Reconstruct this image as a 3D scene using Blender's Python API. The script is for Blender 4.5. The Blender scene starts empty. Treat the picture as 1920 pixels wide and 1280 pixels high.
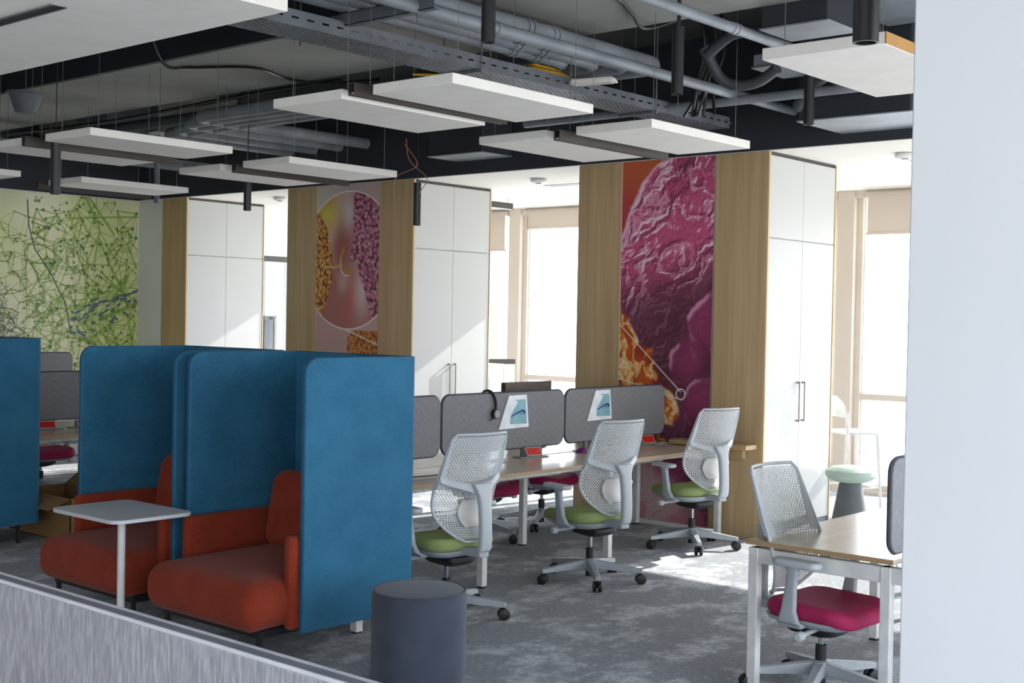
import bpy, math, random
import numpy as np
from mathutils import Vector, Matrix
random.seed(7); rng = np.random.default_rng(11)
S = bpy.context.scene
COL = S.collection
PI = math.pi

# ------------------------------------------------------------------ camera, sky, sun, exposure
CAM = Vector((0, 0, 1.8))
yaw, pitch, roll = .711811, .0193336, .0184551
fwd = Vector((-math.sin(yaw)*math.cos(pitch), math.cos(yaw)*math.cos(pitch), -math.sin(pitch)))
r0 = Vector((math.cos(yaw), math.sin(yaw), 0)); u0 = r0.cross(fwd)
r1 = math.cos(roll)*r0 + math.sin(roll)*u0; u1 = -math.sin(roll)*r0 + math.cos(roll)*u0
cd = bpy.data.cameras.new('camera'); cam = bpy.data.objects.new('camera', cd); COL.objects.link(cam)
cd.sensor_width = 36; cd.lens = 2394.56/1920*36; cd.clip_start = .05; cd.clip_end = 500
cam.matrix_world = Matrix(((r1.x, u1.x, -fwd.x, CAM.x), (r1.y, u1.y, -fwd.y, CAM.y), (r1.z, u1.z, -fwd.z, CAM.z), (0, 0, 0, 1)))
S.camera = cam

W = bpy.data.worlds.new('world'); S.world = W; W.use_nodes = True
nt = W.node_tree; nt.nodes.clear()
wo = nt.nodes.new('ShaderNodeOutputWorld'); bg = nt.nodes.new('ShaderNodeBackground')
tc = nt.nodes.new('ShaderNodeTexCoord'); sx = nt.nodes.new('ShaderNodeSeparateXYZ'); rp = nt.nodes.new('ShaderNodeValToRGB')
mr = nt.nodes.new('ShaderNodeMapRange'); mr.inputs[1].default_value = -1; mr.inputs[2].default_value = 1
nt.links.new(tc.outputs['Generated'], sx.inputs[0]); nt.links.new(sx.outputs['Z'], mr.inputs[0]); nt.links.new(mr.outputs[0], rp.inputs[0])
e = rp.color_ramp.elements; e[0].position = .3; e[0].color = (.86, .85, .82, 1); e[1].position = .8; e[1].color = (.72, .84, 1.0, 1)
m_ = e.new(.5); m_.color = (.97, .98, 1.0, 1)
nt.links.new(rp.outputs[0], bg.inputs[0]); bg.inputs[1].default_value = 5.5
nt.links.new(bg.outputs[0], wo.inputs[0])

sun = bpy.data.lights.new('sun', 'SUN'); sun.energy = 11; sun.angle = .009; sun.color = (1, .95, .88)
so = bpy.data.objects.new('sun', sun); COL.objects.link(so)
sd = Vector((-.12, -1, -.54)); so.rotation_euler = sd.to_track_quat('-Z', 'Y').to_euler(); so.location = (0, 20, 12)

def portal(name, c, sx_, sy_, d):          # light portals fill real window openings, they emit nothing themselves
    l = bpy.data.lights.new(name, 'AREA'); l.shape = 'RECTANGLE'; l.size = sx_; l.size_y = sy_
    l.cycles.is_portal = True
    o = bpy.data.objects.new(name, l); COL.objects.link(o); o.location = c
    o.rotation_euler = Vector(d).to_track_quat('-Z', 'Y').to_euler()
portal('window_portal', (-5.5, 12.95, 1.6), 18, 3.2, (0, -1, 0))
portal('window_portal', (1.15, 1.65, 1.6), 15.3, 3.1, (-1, 0, 0))
portal('window_portal', (-2.6, -5.95, 1.6), 3.2, 3.1, (0, 1, 0))

S.view_settings.view_transform = 'Standard'; S.view_settings.look = 'None'
S.view_settings.exposure = .25; S.view_settings.gamma = 1; S.view_settings.use_curve_mapping = False
S.cycles.max_bounces = 10; S.cycles.diffuse_bounces = 6; S.cycles.transparent_max_bounces = 16
S.cycles.sample_clamp_indirect = 8; S.cycles.caustics_reflective = False; S.cycles.caustics_refractive = False

# ------------------------------------------------------------------ materials
def lin(c):
    return tuple((x/255/12.92 if x/255 <= .04045 else ((x/255+.055)/1.055)**2.4) for x in c)
def mat(name, c, rough=.6, metal=0, c2=None, scale=(10, 10, 10), detail=4, lo=.35, hi=.65, bump=0, bscale=None, spec=.5, sheen=0, c3=None, scale3=None, amt3=.5, coat=0):
    m = bpy.data.materials.new(name); m.use_nodes = True; t = m.node_tree; b = t.nodes['Principled BSDF']
    b.inputs['Base Color'].default_value = (*lin(c), 1); b.inputs['Roughness'].default_value = rough; b.inputs['Metallic'].default_value = metal
    b.inputs['Specular IOR Level'].default_value = spec
    if sheen: b.inputs['Sheen Weight'].default_value = sheen; b.inputs['Sheen Roughness'].default_value = .5
    if coat: b.inputs['Coat Weight'].default_value = coat
    co = t.nodes.new('ShaderNodeTexCoord')
    def noise(sc, det):
        mp = t.nodes.new('ShaderNodeMapping'); mp.inputs['Scale'].default_value = sc
        n = t.nodes.new('ShaderNodeTexNoise'); n.inputs['Scale'].default_value = 1; n.inputs['Detail'].default_value = det; n.inputs['Roughness'].default_value = .78 if det > 12 else .5
        t.links.new(co.outputs['Object'], mp.inputs[0]); t.links.new(mp.outputs[0], n.inputs['Vector']); return n
    c2 = c2 or tuple(max(0, x*.93) for x in c)
    n = noise(scale, detail); r = t.nodes.new('ShaderNodeValToRGB'); q = r.color_ramp.elements
    q[0].position = lo; q[1].position = hi; q[0].color = (*lin(c), 1); q[1].color = (*lin(c2), 1)
    t.links.new(n.outputs[0], r.inputs[0]); out = r.outputs[0]
    if c3:
        n3 = noise(scale3, 3); r3 = t.nodes.new('ShaderNodeValToRGB'); r3.color_ramp.elements[0].position = .42; r3.color_ramp.elements[1].position = .6
        ml = t.nodes.new('ShaderNodeMath'); ml.operation = 'MULTIPLY'; ml.inputs[1].default_value = amt3
        mx = t.nodes.new('ShaderNodeMix'); mx.data_type = 'RGBA'
        t.links.new(n3.outputs[0], r3.inputs[0]); t.links.new(r3.outputs[0], ml.inputs[0]); t.links.new(ml.outputs[0], mx.inputs[0])
        t.links.new(out, mx.inputs[6]); mx.inputs[7].default_value = (*lin(c3), 1); out = mx.outputs[2]
    t.links.new(out, b.inputs['Base Color'])
    if bump:
        nb = noise(bscale or scale, 3); bp = t.nodes.new('ShaderNodeBump'); bp.inputs['Strength'].default_value = bump; bp.inputs['Distance'].default_value = .004
        t.links.new(nb.outputs[0], bp.inputs['Height']); t.links.new(bp.outputs[0], b.inputs['Normal'])
    return m
def mat_attr(name, rough=.5):
    m = bpy.data.materials.new(name); m.use_nodes = True; t = m.node_tree; b = t.nodes['Principled BSDF']
    a = t.nodes.new('ShaderNodeVertexColor'); a.layer_name = 'print'; t.links.new(a.outputs[0], b.inputs['Base Color'])
    b.inputs['Roughness'].default_value = rough; return m
def mat_glass(name, tint=(1, 1, 1), refl=.06):
    m = bpy.data.materials.new(name); m.use_nodes = True; t = m.node_tree; t.nodes.clear()
    o = t.nodes.new('ShaderNodeOutputMaterial'); tr = t.nodes.new('ShaderNodeBsdfTransparent'); tr.inputs[0].default_value = (*tint, 1)
    g = t.nodes.new('ShaderNodeBsdfGlossy'); g.inputs['Roughness'].default_value = .02; mx = t.nodes.new('ShaderNodeMixShader')
    mx.inputs[0].default_value = refl; t.links.new(tr.outputs[0], mx.inputs[1]); t.links.new(g.outputs[0], mx.inputs[2]); t.links.new(mx.outputs[0], o.inputs[0]); return m
def mat_cloth(name, c):                     # woven blind that lets some daylight through
    m = bpy.data.materials.new(name); m.use_nodes = True; t = m.node_tree; t.nodes.clear()
    o = t.nodes.new('ShaderNodeOutputMaterial'); d = t.nodes.new('ShaderNodeBsdfDiffuse'); d.inputs[0].default_value = (*lin(c), 1)
    l = t.nodes.new('ShaderNodeBsdfTranslucent'); l.inputs[0].default_value = (*lin(c), 1); mx = t.nodes.new('ShaderNodeMixShader'); mx.inputs[0].default_value = .14
    t.links.new(d.outputs[0], mx.inputs[1]); t.links.new(l.outputs[0], mx.inputs[2]); t.links.new(mx.outputs[0], o.inputs[0]); return m

M = {}
M['carpet'] = mat('grey_mottled_carpet', (146, 149, 153), .95, c2=(212, 215, 219), scale=(2.2, 1.5, 1), detail=14, lo=.49, hi=.57, bump=.9, bscale=(130, 130, 1), c3=(168, 171, 175), scale3=(42, 34, 1), amt3=.6, spec=.1)
M['white_wall'] = mat('white_plaster', (226, 226, 224), .85, c2=(221, 221, 219), scale=(1, 1, 1))
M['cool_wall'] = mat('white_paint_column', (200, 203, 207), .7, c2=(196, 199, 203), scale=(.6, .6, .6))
M['cream'] = mat('cream_ceiling_paint', (226, 221, 212), .85, c2=(222, 217, 208), scale=(1, 1, 1))
M['cream_frame'] = mat('cream_window_frame', (192, 180, 166), .5, c2=(188, 176, 162), scale=(2, 2, 2))
M['black_paint'] = mat('blackened_plaster', (44, 48, 56), .8, c2=(38, 42, 49), scale=(1.2, 1.2, 1.2), detail=6, bump=.15, bscale=(30, 30, 30))
M['slab'] = mat('dark_slab_paint', (58, 59, 60), .9, c2=(46, 47, 49), scale=(1.5, 1.5, 1.5), detail=8, bump=.5, bscale=(12, 12, 12))
M['beam'] = mat('grey_sprayed_concrete', (158, 158, 153), .9, c2=(144, 144, 139), scale=(1.5, 1.8, 2), detail=8, lo=.35, hi=.65, bump=.4, bscale=(9, 9, 9), c3=(96, 96, 92), scale3=(16, 16, 16), amt3=.0)
M['panel'] = mat('off_white_acoustic_panel', (238, 234, 228), .9, c2=(232, 228, 222), scale=(5, 5, 5), bump=.1, bscale=(200, 200, 200))
M['black'] = mat('matt_black_metal', (30, 30, 32), .4, c2=(27, 27, 29), scale=(6, 6, 6))
M['bronze'] = mat('dark_bronze_metal', (62, 54, 50), .5, c2=(56, 50, 46), scale=(6, 6, 6))
M['galv'] = mat('grey_painted_metal', (112, 117, 124), .55, .1, c2=(94, 99, 106), scale=(4, 4, 4), detail=6)
M['pipe'] = mat('grey_painted_pipe', (134, 140, 147), .5, c2=(112, 118, 125), scale=(3, 3, 3), detail=7)
M['wire'] = mat('steel_wire', (120, 120, 120), .4, .5)
M['oak'] = mat('oak_veneer', (204, 177, 136), .5, c2=(184, 156, 114), scale=(28, 28, 1.1), detail=5, lo=.3, hi=.7, bump=.05, bscale=(80, 80, 3), c3=(172, 142, 100), scale3=(6, 6, .35), amt3=.45)
M['oak_edge'] = mat('pale_oak_edge', (205, 180, 135), .5, c2=(195, 170, 125), scale=(20, 20, 2))
M['maple'] = mat('pale_maple_laminate', (218, 205, 184), .2, c2=(207, 192, 169), scale=(26, 1.4, 26), detail=5, lo=.3, hi=.7, spec=.65)
M['maple_edge'] = mat('oak_edge_band', (176, 146, 110), .5, c2=(162, 132, 96), scale=(2, 2, 60), detail=5)
M['lacquer'] = mat('white_lacquer', (190, 190, 187), .45, c2=(187, 187, 184), scale=(1, 1, 1))
M['nickel'] = mat('brushed_nickel', (150, 146, 138), .35, .8)
M['teal'] = mat('teal_blue_felt', (52, 106, 136), .95, c2=(43, 94, 124), scale=(5, 5, 5), detail=8, bump=.35, bscale=(300, 300, 300), spec=.1, sheen=.1, c3=(56, 120, 154), scale3=(130, 130, 130), amt3=.5)
M['teal_edge'] = mat('dark_teal_piping', (20, 72, 104), .9)
M['rust'] = mat('burnt_orange_wool', (138, 54, 36), .95, c2=(126, 48, 30), scale=(6, 6, 6), detail=7, bump=.35, bscale=(280, 280, 280), spec=.1, sheen=.1, c3=(150, 64, 42), scale3=(120, 120, 120), amt3=.4)
M['ottoman'] = mat('charcoal_blue_fabric', (70, 76, 90), .9, c2=(64, 70, 84), scale=(8, 8, 8), bump=.3, bscale=(300, 300, 300), spec=.2, sheen=.2)
M['heather'] = mat('grey_heather_fabric', (136, 137, 145), .95, c2=(170, 171, 178), scale=(260, 260, 22), detail=5, lo=.36, hi=.64, bump=.2, bscale=(300, 300, 30), spec=.1, c3=(124, 125, 134), scale3=(110, 110, 14), amt3=.5)
M['screen'] = mat('grey_woven_screen', (140, 140, 143), .95, c2=(118, 118, 121), scale=(260, 260, 30), detail=4, bump=.3, bscale=(300, 300, 60), spec=.1)
M['piping'] = mat('dark_grey_piping', (62, 64, 74), .8)
M['trim_light'] = mat('pale_grey_trim', (196, 197, 204), .6)
M['chair'] = mat('pale_grey_plastic', (188, 193, 197), .42, c2=(184, 189, 193), scale=(4, 4, 4))
M['mesh'] = mat('light_perforated_plastic', (212, 215, 216), .45, c2=(208, 211, 212), scale=(4, 4, 4))
M['pan'] = mat('mid_grey_plastic', (168, 174, 180), .45)
M['green'] = mat('apple_green_fabric', (150, 164, 106), .85, c2=(142, 156, 98), scale=(8, 8, 8), bump=.25, bscale=(300, 300, 300), spec=.25)
M['pink'] = mat('raspberry_pink_fabric', (164, 38, 86), .75, c2=(154, 32, 78), scale=(8, 8, 8), bump=.25, bscale=(300, 300, 300), spec=.3)
M['rubber'] = mat('black_rubber', (24, 24, 26), .5)
M['chrome'] = mat('chrome', (200, 200, 200), .18, 1)
M['white_metal'] = mat('white_powder_coat', (226, 226, 224), .4)
M['plastic_white'] = mat('white_plastic', (206, 205, 200), .35)
M['table_white'] = mat('white_grey_laminate', (205, 209, 212), .4, c2=(201, 205, 208), scale=(3, 3, 3))
M['red'] = mat('red_socket_plastic', (214, 40, 24), .35)
M['socket_grey'] = mat('grey_socket_box', (150, 152, 156), .4)
M['paper'] = mat('white_paper', (238, 240, 244), .7)
M['paper_teal'] = mat('teal_print', (120, 168, 180), .6, c2=(132, 178, 188), scale=(9, 9, 9))
M['print_purple'] = mat('purple_print', (128, 60, 150), .6, c2=(60, 130, 190), scale=(14, 25, 14), detail=1)
M['cardboard'] = mat('brown_cardboard', (150, 116, 72), .85, c2=(140, 107, 65), scale=(3, 3, 3))
M['yellow'] = mat('yellow_cable_sheath', (232, 178, 20), .5)
M['redwire'] = mat('red_wire_sheath', (190, 110, 100), .6)
M['mint'] = mat('pale_mint_leather', (168, 186, 172), .5, c2=(162, 180, 166), scale=(5, 5, 5))
M['stone_grey'] = mat('dark_grey_plastic', (92, 96, 98), .6)
M['blind'] = mat_cloth('cream_roller_blind', (198, 186, 172))
M['glass'] = mat_glass('window_glass', (.97, .985, 1), .05)
M['door_glass'] = mat_glass('tinted_door_glass', (.72, .74, .78), .12)
M['tan'] = mat('tan_panel_edge', (176, 132, 72), .6)
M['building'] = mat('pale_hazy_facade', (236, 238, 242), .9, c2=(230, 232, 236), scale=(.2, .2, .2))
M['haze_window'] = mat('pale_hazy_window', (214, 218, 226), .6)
M['channel_grey'] = mat('mid_grey_channel', (128, 129, 142), .7)
M['dark_pipe'] = mat('dark_painted_pipe', (62, 66, 72), .6)
M['monitor_back'] = mat('brown_grey_monitor_back', (118, 106, 96), .5)
M['lens'] = mat('frosted_lens', (215, 215, 210), .5)
M['art'] = mat_attr('printed_mural', .5)

# ------------------------------------------------------------------ mesh helpers
class MB:
    def __init__(s): s.v = []; s.f = []
    def add(s, vs, fs):
        k = len(s.v); s.v += [tuple(v) for v in vs]; s.f += [tuple(i+k for i in f) for f in fs]; return s
    def box(s, x0, x1, y0, y1, z0, z1):
        return s.add([(x0, y0, z0), (x1, y0, z0), (x1, y1, z0), (x0, y1, z0), (x0, y0, z1), (x1, y0, z1), (x1, y1, z1), (x0, y1, z1)],
                     [(0, 3, 2, 1), (4, 5, 6, 7), (0, 1, 5, 4), (1, 2, 6, 5), (2, 3, 7, 6), (3, 0, 4, 7)])
    def hexa(s, a, b):                       # two quads (4 points each) joined
        return s.add(list(a)+list(b), [(0, 3, 2, 1), (4, 5, 6, 7), (0, 1, 5, 4), (1, 2, 6, 5), (2, 3, 7, 6), (3, 0, 4, 7)])
    def rings(s, rs, cap0=True, cap1=True, closed=True):
        n = len(rs[0]); vs = [p for r in rs for p in r]; fs = []
        for i in range(len(rs)-1):
            for j in range(n if closed else n-1):
                k = (j+1) % n; fs.append((i*n+j, i*n+k, (i+1)*n+k, (i+1)*n+j))
        if cap0: fs.append(tuple(range(n-1, -1, -1)))
        if cap1: fs.append(tuple((len(rs)-1)*n+j for j in range(n)))
        return s.add(vs, fs)
    def lathe(s, prof, n=24, c=(0, 0, 0)):   # prof: (radius, z)
        return s.rings([[(c[0]+r*math.cos(2*PI*j/n), c[1]+r*math.sin(2*PI*j/n), c[2]+z) for j in range(n)] for r, z in prof])
    def tube(s, pts, r, n=8, closed=False, ry=None):
        P = [Vector(p) for p in pts]; R = r if isinstance(r, (list, tuple)) else [r]*len(P); out = []
        up = None
        for i, p in enumerate(P):
            if closed: d = P[(i+1) % len(P)]-P[i-1]
            else: d = (P[min(i+1, len(P)-1)]-P[max(i-1, 0)])
            d.normalize()
            if up is None: up = Vector((0, 0, 1)) if abs(d.z) < .9 else Vector((1, 0, 0))
            a = d.cross(up).normalized(); b = a.cross(d).normalized(); up = b
            q = ry if ry else 1
            out.append([p+a*R[i]*math.cos(2*PI*j/n)+b*R[i]*q*math.sin(2*PI*j/n) for j in range(n)])
        if closed: out.append(out[0]); return s.rings(out, False, False)
        return s.rings(out)
    def prism(s, pts, axis, a, b):           # outline pts in the two other axes, extruded a..b along axis
        def P(p, t):
            return {'x': (t, p[0], p[1]), 'y': (p[0], t, p[1]), 'z': (p[0], p[1], t)}[axis]
        return s.rings([[P(p, a) for p in pts], [P(p, b) for p in pts]])
    def build(s, name, m, parent=None, loc=None, rot=None, bev=0, seg=2, sub=0, solid=0, smooth=True, sharp=35):
        me = bpy.data.meshes.new(name); me.from_pydata(s.v, [], s.f)
        import bmesh
        bm = bmesh.new(); bm.from_mesh(me); bmesh.ops.recalc_face_normals(bm, faces=bm.faces); bm.to_mesh(me); bm.free()
        me.materials.append(M[m] if isinstance(m, str) else m)
        if smooth:
            me.polygons.foreach_set('use_smooth', [True]*len(me.polygons)); me.set_sharp_from_angle(angle=math.radians(sharp))
        o = bpy.data.objects.new(name, me); COL.objects.link(o)
        if parent: o.parent = parent
        if loc: o.location = loc
        if rot: o.rotation_euler = rot
        if solid: q = o.modifiers.new('solid', 'SOLIDIFY'); q.thickness = solid; q.offset = 0
        if bev: q = o.modifiers.new('bevel', 'BEVEL'); q.width = bev; q.segments = seg; q.limit_method = 'ANGLE'; q.angle_limit = .6
        if sub: q = o.modifiers.new('sub', 'SUBSURF'); q.levels = sub; q.render_levels = sub
        return o
def B(*a): return MB().box(*a)
def rrect(w, h, r, n=5, cx=0, cy=0, corners=(1, 1, 1, 1)):      # rounded rectangle outline, counter-clockwise; corners: ne nw sw se
    pts = []
    for k, (sx_, sy_) in enumerate(((1, 1), (-1, 1), (-1, -1), (1, -1))):
        rr = r if corners[k] else .0015
        for i in range(n+1):
            a = PI/2*(k+i/n); pts.append((cx+sx_*(w/2-rr)+rr*math.cos(a), cy+sy_*(h/2-rr)+rr*math.sin(a)))
    return pts
def tag(o, label, cat, group=None, kind=None):
    if label: o['label'] = label
    if cat: o['category'] = cat
    if group: o['group'] = group
    if kind: o['kind'] = kind
    return o
def thing(name, label, cat, loc=(0, 0, 0), rz=0, group=None):
    o = bpy.data.objects.new(name, None); COL.objects.link(o); o.location = loc; o.rotation_euler = (0, 0, rz)
    o.empty_display_size = .1; return tag(o, label, cat, group)
def struct(o): o['kind'] = 'structure'; return o
def dup(root, label, loc, rz=None, group=None):
    def cp(o, par):
        c = o.copy(); COL.objects.link(c)
        if par: c.parent = par
        for ch in list(o.children): cp(ch, c)
        return c
    r = cp(root, None); r.location = loc
    if rz is not None: r.rotation_euler = (0, 0, rz)
    r['label'] = label
    if group: r['group'] = group
    return r
def cushion(w, d, z0, z1, rc, re, zf=None, cx=0, cy=0, n=6, m=5):   # upholstered block with soft edges; zf(x,y,t) adds height on top
    rs = []
    H = z1-z0; re = min(re, H/2)
    for i in range(m+1):
        a = PI/2*i/m; rs.append((re*(1-math.sin(a)), z0+re*(1-math.cos(a))))
    for i in range(m+1):
        a = PI/2*i/m; rs.append((re*(1-math.cos(a)), z1-re*(1-math.sin(a))))
    out = []
    for ins, z in rs:
        out.append([(x, y, z) for x, y in rrect(w-2*ins, d-2*ins, max(rc-ins, .012), n, cx, cy)])
    last = [(x, y) for x, y in rrect(w-2*re, d-2*re, max(rc-re, .012), n, cx, cy)]
    for k in (.85, .65, .42, .2, .04):
        out.append([(cx+(x-cx)*k, cy+(y-cy)*k, z1) for x, y in last])
    if zf:
        out = [[(x, y, z+zf(x, y, (z-z0)/H)) for x, y, z in r] for r in out]
    return MB().rings(out)
def perf_surface(fn, nu, nv, hu=.55, hv=.6, brick=True):       # sheet with rows of staggered holes, mapped by fn(u,v)
    mb = MB()
    for j in range(nv):
        v0, v1 = j/nv, (j+1)/nv; off = .5 if (brick and j % 2) else 0
        cells = [(max(0, (i-off)/nu), min(1, (i+1-off)/nu)) for i in range(nu+(1 if off else 0))]
        for a, b in cells:
            cu, cv = (a+b)/2, (v0+v1)/2; w = (b-a)*hu/2; h = (v1-v0)*hv/2
            o = [(a, v0), (b, v0), (b, v1), (a, v1)]; q = [(cu-w, cv-h), (cu+w, cv-h), (cu+w, cv+h), (cu-w, cv+h)]
            if b-a < .7/nu: mb.add([fn(*p) for p in o], [(0, 1, 2, 3)]); continue
            mb.add([fn(*p) for p in o+q], [(0, 1, 5, 4), (1, 2, 6, 5), (2, 3, 7, 6), (3, 0, 4, 7)])
    return mb

# ------------------------------------------------------------------ the room
YC = 9.3
struct(B(-20, 1.4, -6.2, 13.2, -.12, 0).build('floor', 'carpet'))
XM = -14.394
struct(B(XM-.2, XM, -6, YC, 0, 3.2).build('wall_left', 'white_wall'))
struct(B(XM-.2, -13.88, YC, YC+.2, 0, 3.2).build('wall_back', 'white_wall'))
struct(B(XM-.22, XM+.012, -6, YC, 3.2, 4.2).build('trim_1', 'black_paint'))
# bulkhead above the window bays and the lower bay ceiling
struct(B(XM-.2, 1.4, YC-.01, YC+.14, 3.205, 4.2).build('trim_2', 'black_paint'))
struct(B(-15.5, 1.4, YC+.0, 12.75, 3.2, 3.26).build('ceiling', 'cream'))
# slab, wide flat beams and the dropped plaster ceiling near the camera
struct(B(-20, 1.4, -6.2, 9.5, 4.2, 4.35).build('ceiling', 'slab'))
def wide_beam(y0, y1, k):
    b = struct(B(-20, 1.4, y0, y1, 3.76, 4.2).build('ceiling', 'black_paint'))
    b2 = B(-20, 1.4, y0+.004, y1-.004, 3.745, 3.765).build('beam_soffit', 'beam', b)
wide_beam(5.8, 7.0, 0); wide_beam(1.4, 2.6, 1)
B_dropped = struct(B(-14.39, -4.377, -6, 3.551, 3.1, 3.5).build('ceiling', 'panel', bev=.004))
vent = thing('slot_vent', 'narrow black slot vent recessed in the white dropped ceiling', 'vent', (-5.42, 2.885, 3.099))
B(-.32, .32, -.03, .03, -.003, .0).build('slot', 'black', vent); B(-.33, .33, -.036, -.03, -.006, .0).build('frame', 'galv', vent); B(-.33, .33, .03, .036, -.006, 0).build('frame', 'galv', vent)
# smaller dropped box at the far left
struct(B(-14.39, -11.9, 7.9, 9.28, 3.72, 4.2).build('ceiling', 'beam'))
# far side walls behind the camera with wide window openings
def opening_wall(name, axis, c, a0, a1, z0, z1, step):
    def bx(p0, p1, q0, q1, nm='post', par=None, m='white_wall', t=.1):
        o = B(c-t, c+t, p0, p1, q0, q1) if axis == 'x' else B(p0, p1, c-t, c+t, q0, q1)
        return o.build(nm, m, par)
    w = struct(bx(a0, a1, 0, z0, name)); bx(a0, a1, z1, 4.2, 'lintel', w)
    x = a0
    while x <= a1+.01: bx(x-.06, x+.06, z0, z1, 'mullion', w, 'cream_frame'); x += step
    bx(a0, a1, z0, z1, 'pane', w, 'glass', .006)
opening_wall('wall_right', 'x', 1.3, -6, 9.3, .05, 3.1, 1.9)
opening_wall('wall_front', 'y', -6.1, -4.2, -1.0, .05, 3.1, 1.6)
struct(B(-1.0, 1.4, -6.2, -6.0, 0, 4.2).build('wall_front', 'white_wall'))
struct(B(-14.5, -4.2, -6.2, -6.0, 0, 4.2).build('wall_front', 'white_wall'))
struct(B(1.2, 1.4, 9.3, 13, 0, 3.2).build('wall_right', 'white_wall'))
# the white column that cuts the picture at the right
struct(B(-1.137, -.35, 2.6, 3.3, 0, 4.2).build('wall_right', 'cool_wall', bev=.004))

# ------------------------------------------------------------------ window wall
YW = 12.6
fr = struct(B(-15.5, 1.4, YW, YW+.3, 3.12, 3.2).build('wall_back', 'cream_frame'))
struct(B(-15.5, 1.4, YW, YW+.3, -.02, .04).build('trim_3', 'cream_frame'))
posts = (-15.4, -10.84, -6.2, -1.6, 1.3)
for i, px in enumerate(posts):
    p = struct(B(px-.1, px+.09, YW-.02, YW+.32, 0, 3.2).build('trim_%d' % (4+i), 'cream_frame', bev=.003))
for i in range(4):
    a, b = posts[i]+.09, posts[i+1]-.1; mid = b-1.3
    w = struct(B(a, b, YW+.08, YW+.16, .99, 1.055).build('window_%d' % (i+1), 'cream_frame'))
    for x in (a+.03, mid, b-.03): B(x-.035, x+.035, YW+.06, YW+.18, .04, 3.12).build('mullion', 'cream_frame', w)
    B(a, b, YW+.08, YW+.16, .04, .1).build('bottom_rail', 'cream_frame', w)
    for x0, x1 in ((a+.06, mid-.03), (mid+.03, b-.06)):
        for z0, z1 in ((.1, .99), (1.055, 3.12)):
            B(x0, x1, YW+.115, YW+.122, z0, z1).build('pane', 'glass', w)
            B(x0, x0+.02, YW+.1, YW+.14, z0, z1).build('gasket', 'white_metal', w)
def blind(x0, x1, zb, label):
    t = thing('roller_blind', label, 'blind', ((x0+x1)/2, YW+.0, 3.15)); w = (x1-x0)/2
    MB().tube([(-w, 0, -.0), (w, 0, -.0)], .04, 12).build('roller', 'cream_frame', t)
    B(-w+.03, w-.03, -.042, -.040, zb-3.15, 0).build('cloth', 'blind', t)
    B(-w+.02, w-.02, -.05, -.032, zb-3.165, zb-3.14).build('bottom_bar', 'cream_frame', t)
blind(-10.68, -8.0, 2.94, 'cream roller blind pulled a little way down over middle-bay wide window')
blind(-12.2, -10.96, 2.67, 'cream roller blind at the narrow pane beside the middle cabinet')
blind(-5.98, -2.9, 2.74, 'cream roller blind over the wide window next to the right foreground column')
blind(-7.5, -6.34, .3, 'cream roller blind pulled down to the floor behind the right cabinet')
MB().tube([(-10.6, YW-.06, 3.1), (-10.6, YW-.06, 1.0)], .003, 5).build('blind_cord', 'wire')
tag(bpy.data.objects['blind_cord'], 'thin pull cord hanging beside the middle-bay window', 'cord')
# bay at the left: glazed partition
gw = struct(B(-14.3, -14.2, YC+.2, YW, 2.585, 3.2).build('wall_left', 'white_wall'))
d1 = struct(B(-14.28, -14.2, 10.3, YW, 2.51, 2.585).build('door_1', 'bronze'))
for y in (10.34, YW-.1): B(-14.28, -14.2, y-.03, y+.03, 0, 2.51).build('frame', 'bronze', d1)
B(-14.25, -14.24, 10.37, YW-.13, .02, 2.51).build('pane', 'door_glass', d1)
hd = MB().tube([(-14.19, 11.30, 1.72), (-14.12, 11.30, 1.72), (-14.12, 11.30, .75), (-14.19, 11.30, .75)], .018, 8).build('door_handle', 'nickel', d1)
B(-14.235, -14.2, 11.19, 11.4, .02, 1.75).build('door_stile', 'galv', d1)
struct(B(-15.6, -15.5, YC, YW+.3, 0, 3.2).build('wall_left', 'white_wall'))
# ceiling fittings of the bays
for x, y, l in ((-8.276, 9.96, 'round white disc detector on the middle bay ceiling'), (-4.44, 10.04, 'round white disc detector near the right foreground column'), (-12.3, 9.9, 'round white disc detector in the left bay')):
    t = thing('ceiling_detector', l, 'detector', (x, y, 3.2)); MB().lathe([(.07, 0), (.085, -.012), (.085, -.03), (.06, -.045)], 24).build('cover', 'lens', t)
    MB().lathe([(.03, -.045), (.03, -.05)], 16).build('lens', 'galv', t)
for x, l in ((-7.9, 'long slim white air slot in the middle bay ceiling'), (-3.85, 'long slim white air slot in the right bay ceiling'), (-12.0, 'long slim white air slot in the left bay ceiling')):
    t = thing('air_slot', l, 'vent', (x, 10.55, 3.2)); B(-.75, .75, -.06, .06, -.008, .0).build('frame', 'lens', t); B(-.7, .7, -.012, .012, -.011, -.008).build('slot', 'galv', t)

# ------------------------------------------------------------------ printed murals (colour per vertex, painted in numpy)
def vnoise(X, Y, s, seed):
    r = np.random.default_rng(seed); g = r.random((64, 64)); x = X*s; y = Y*s
    xi = np.floor(x).astype(int); yi = np.floor(y).astype(int); fx = x-xi; fy = y-yi; fx = fx*fx*(3-2*fx); fy = fy*fy*(3-2*fy)
    G = lambda a, b: g[a % 64, b % 64]
    return (G(xi, yi)*(1-fx)+G(xi+1, yi)*fx)*(1-fy)+(G(xi, yi+1)*(1-fx)+G(xi+1, yi+1)*fx)*fy
def fbm(X, Y, s, seed, o=5):
    a = 0; w = 0
    for k in range(o): a = a+vnoise(X, Y, s*2**k, seed+k)*.5**k; w += .5**k
    return a/w
def sm(a, b, x): t = np.clip((x-a)/(b-a), 0, 1); return t*t*(3-2*t)
def C(*c): return np.array(c, float)
def mix(a, b, t): return a*(1-t[..., None])+b*t[..., None]
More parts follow.
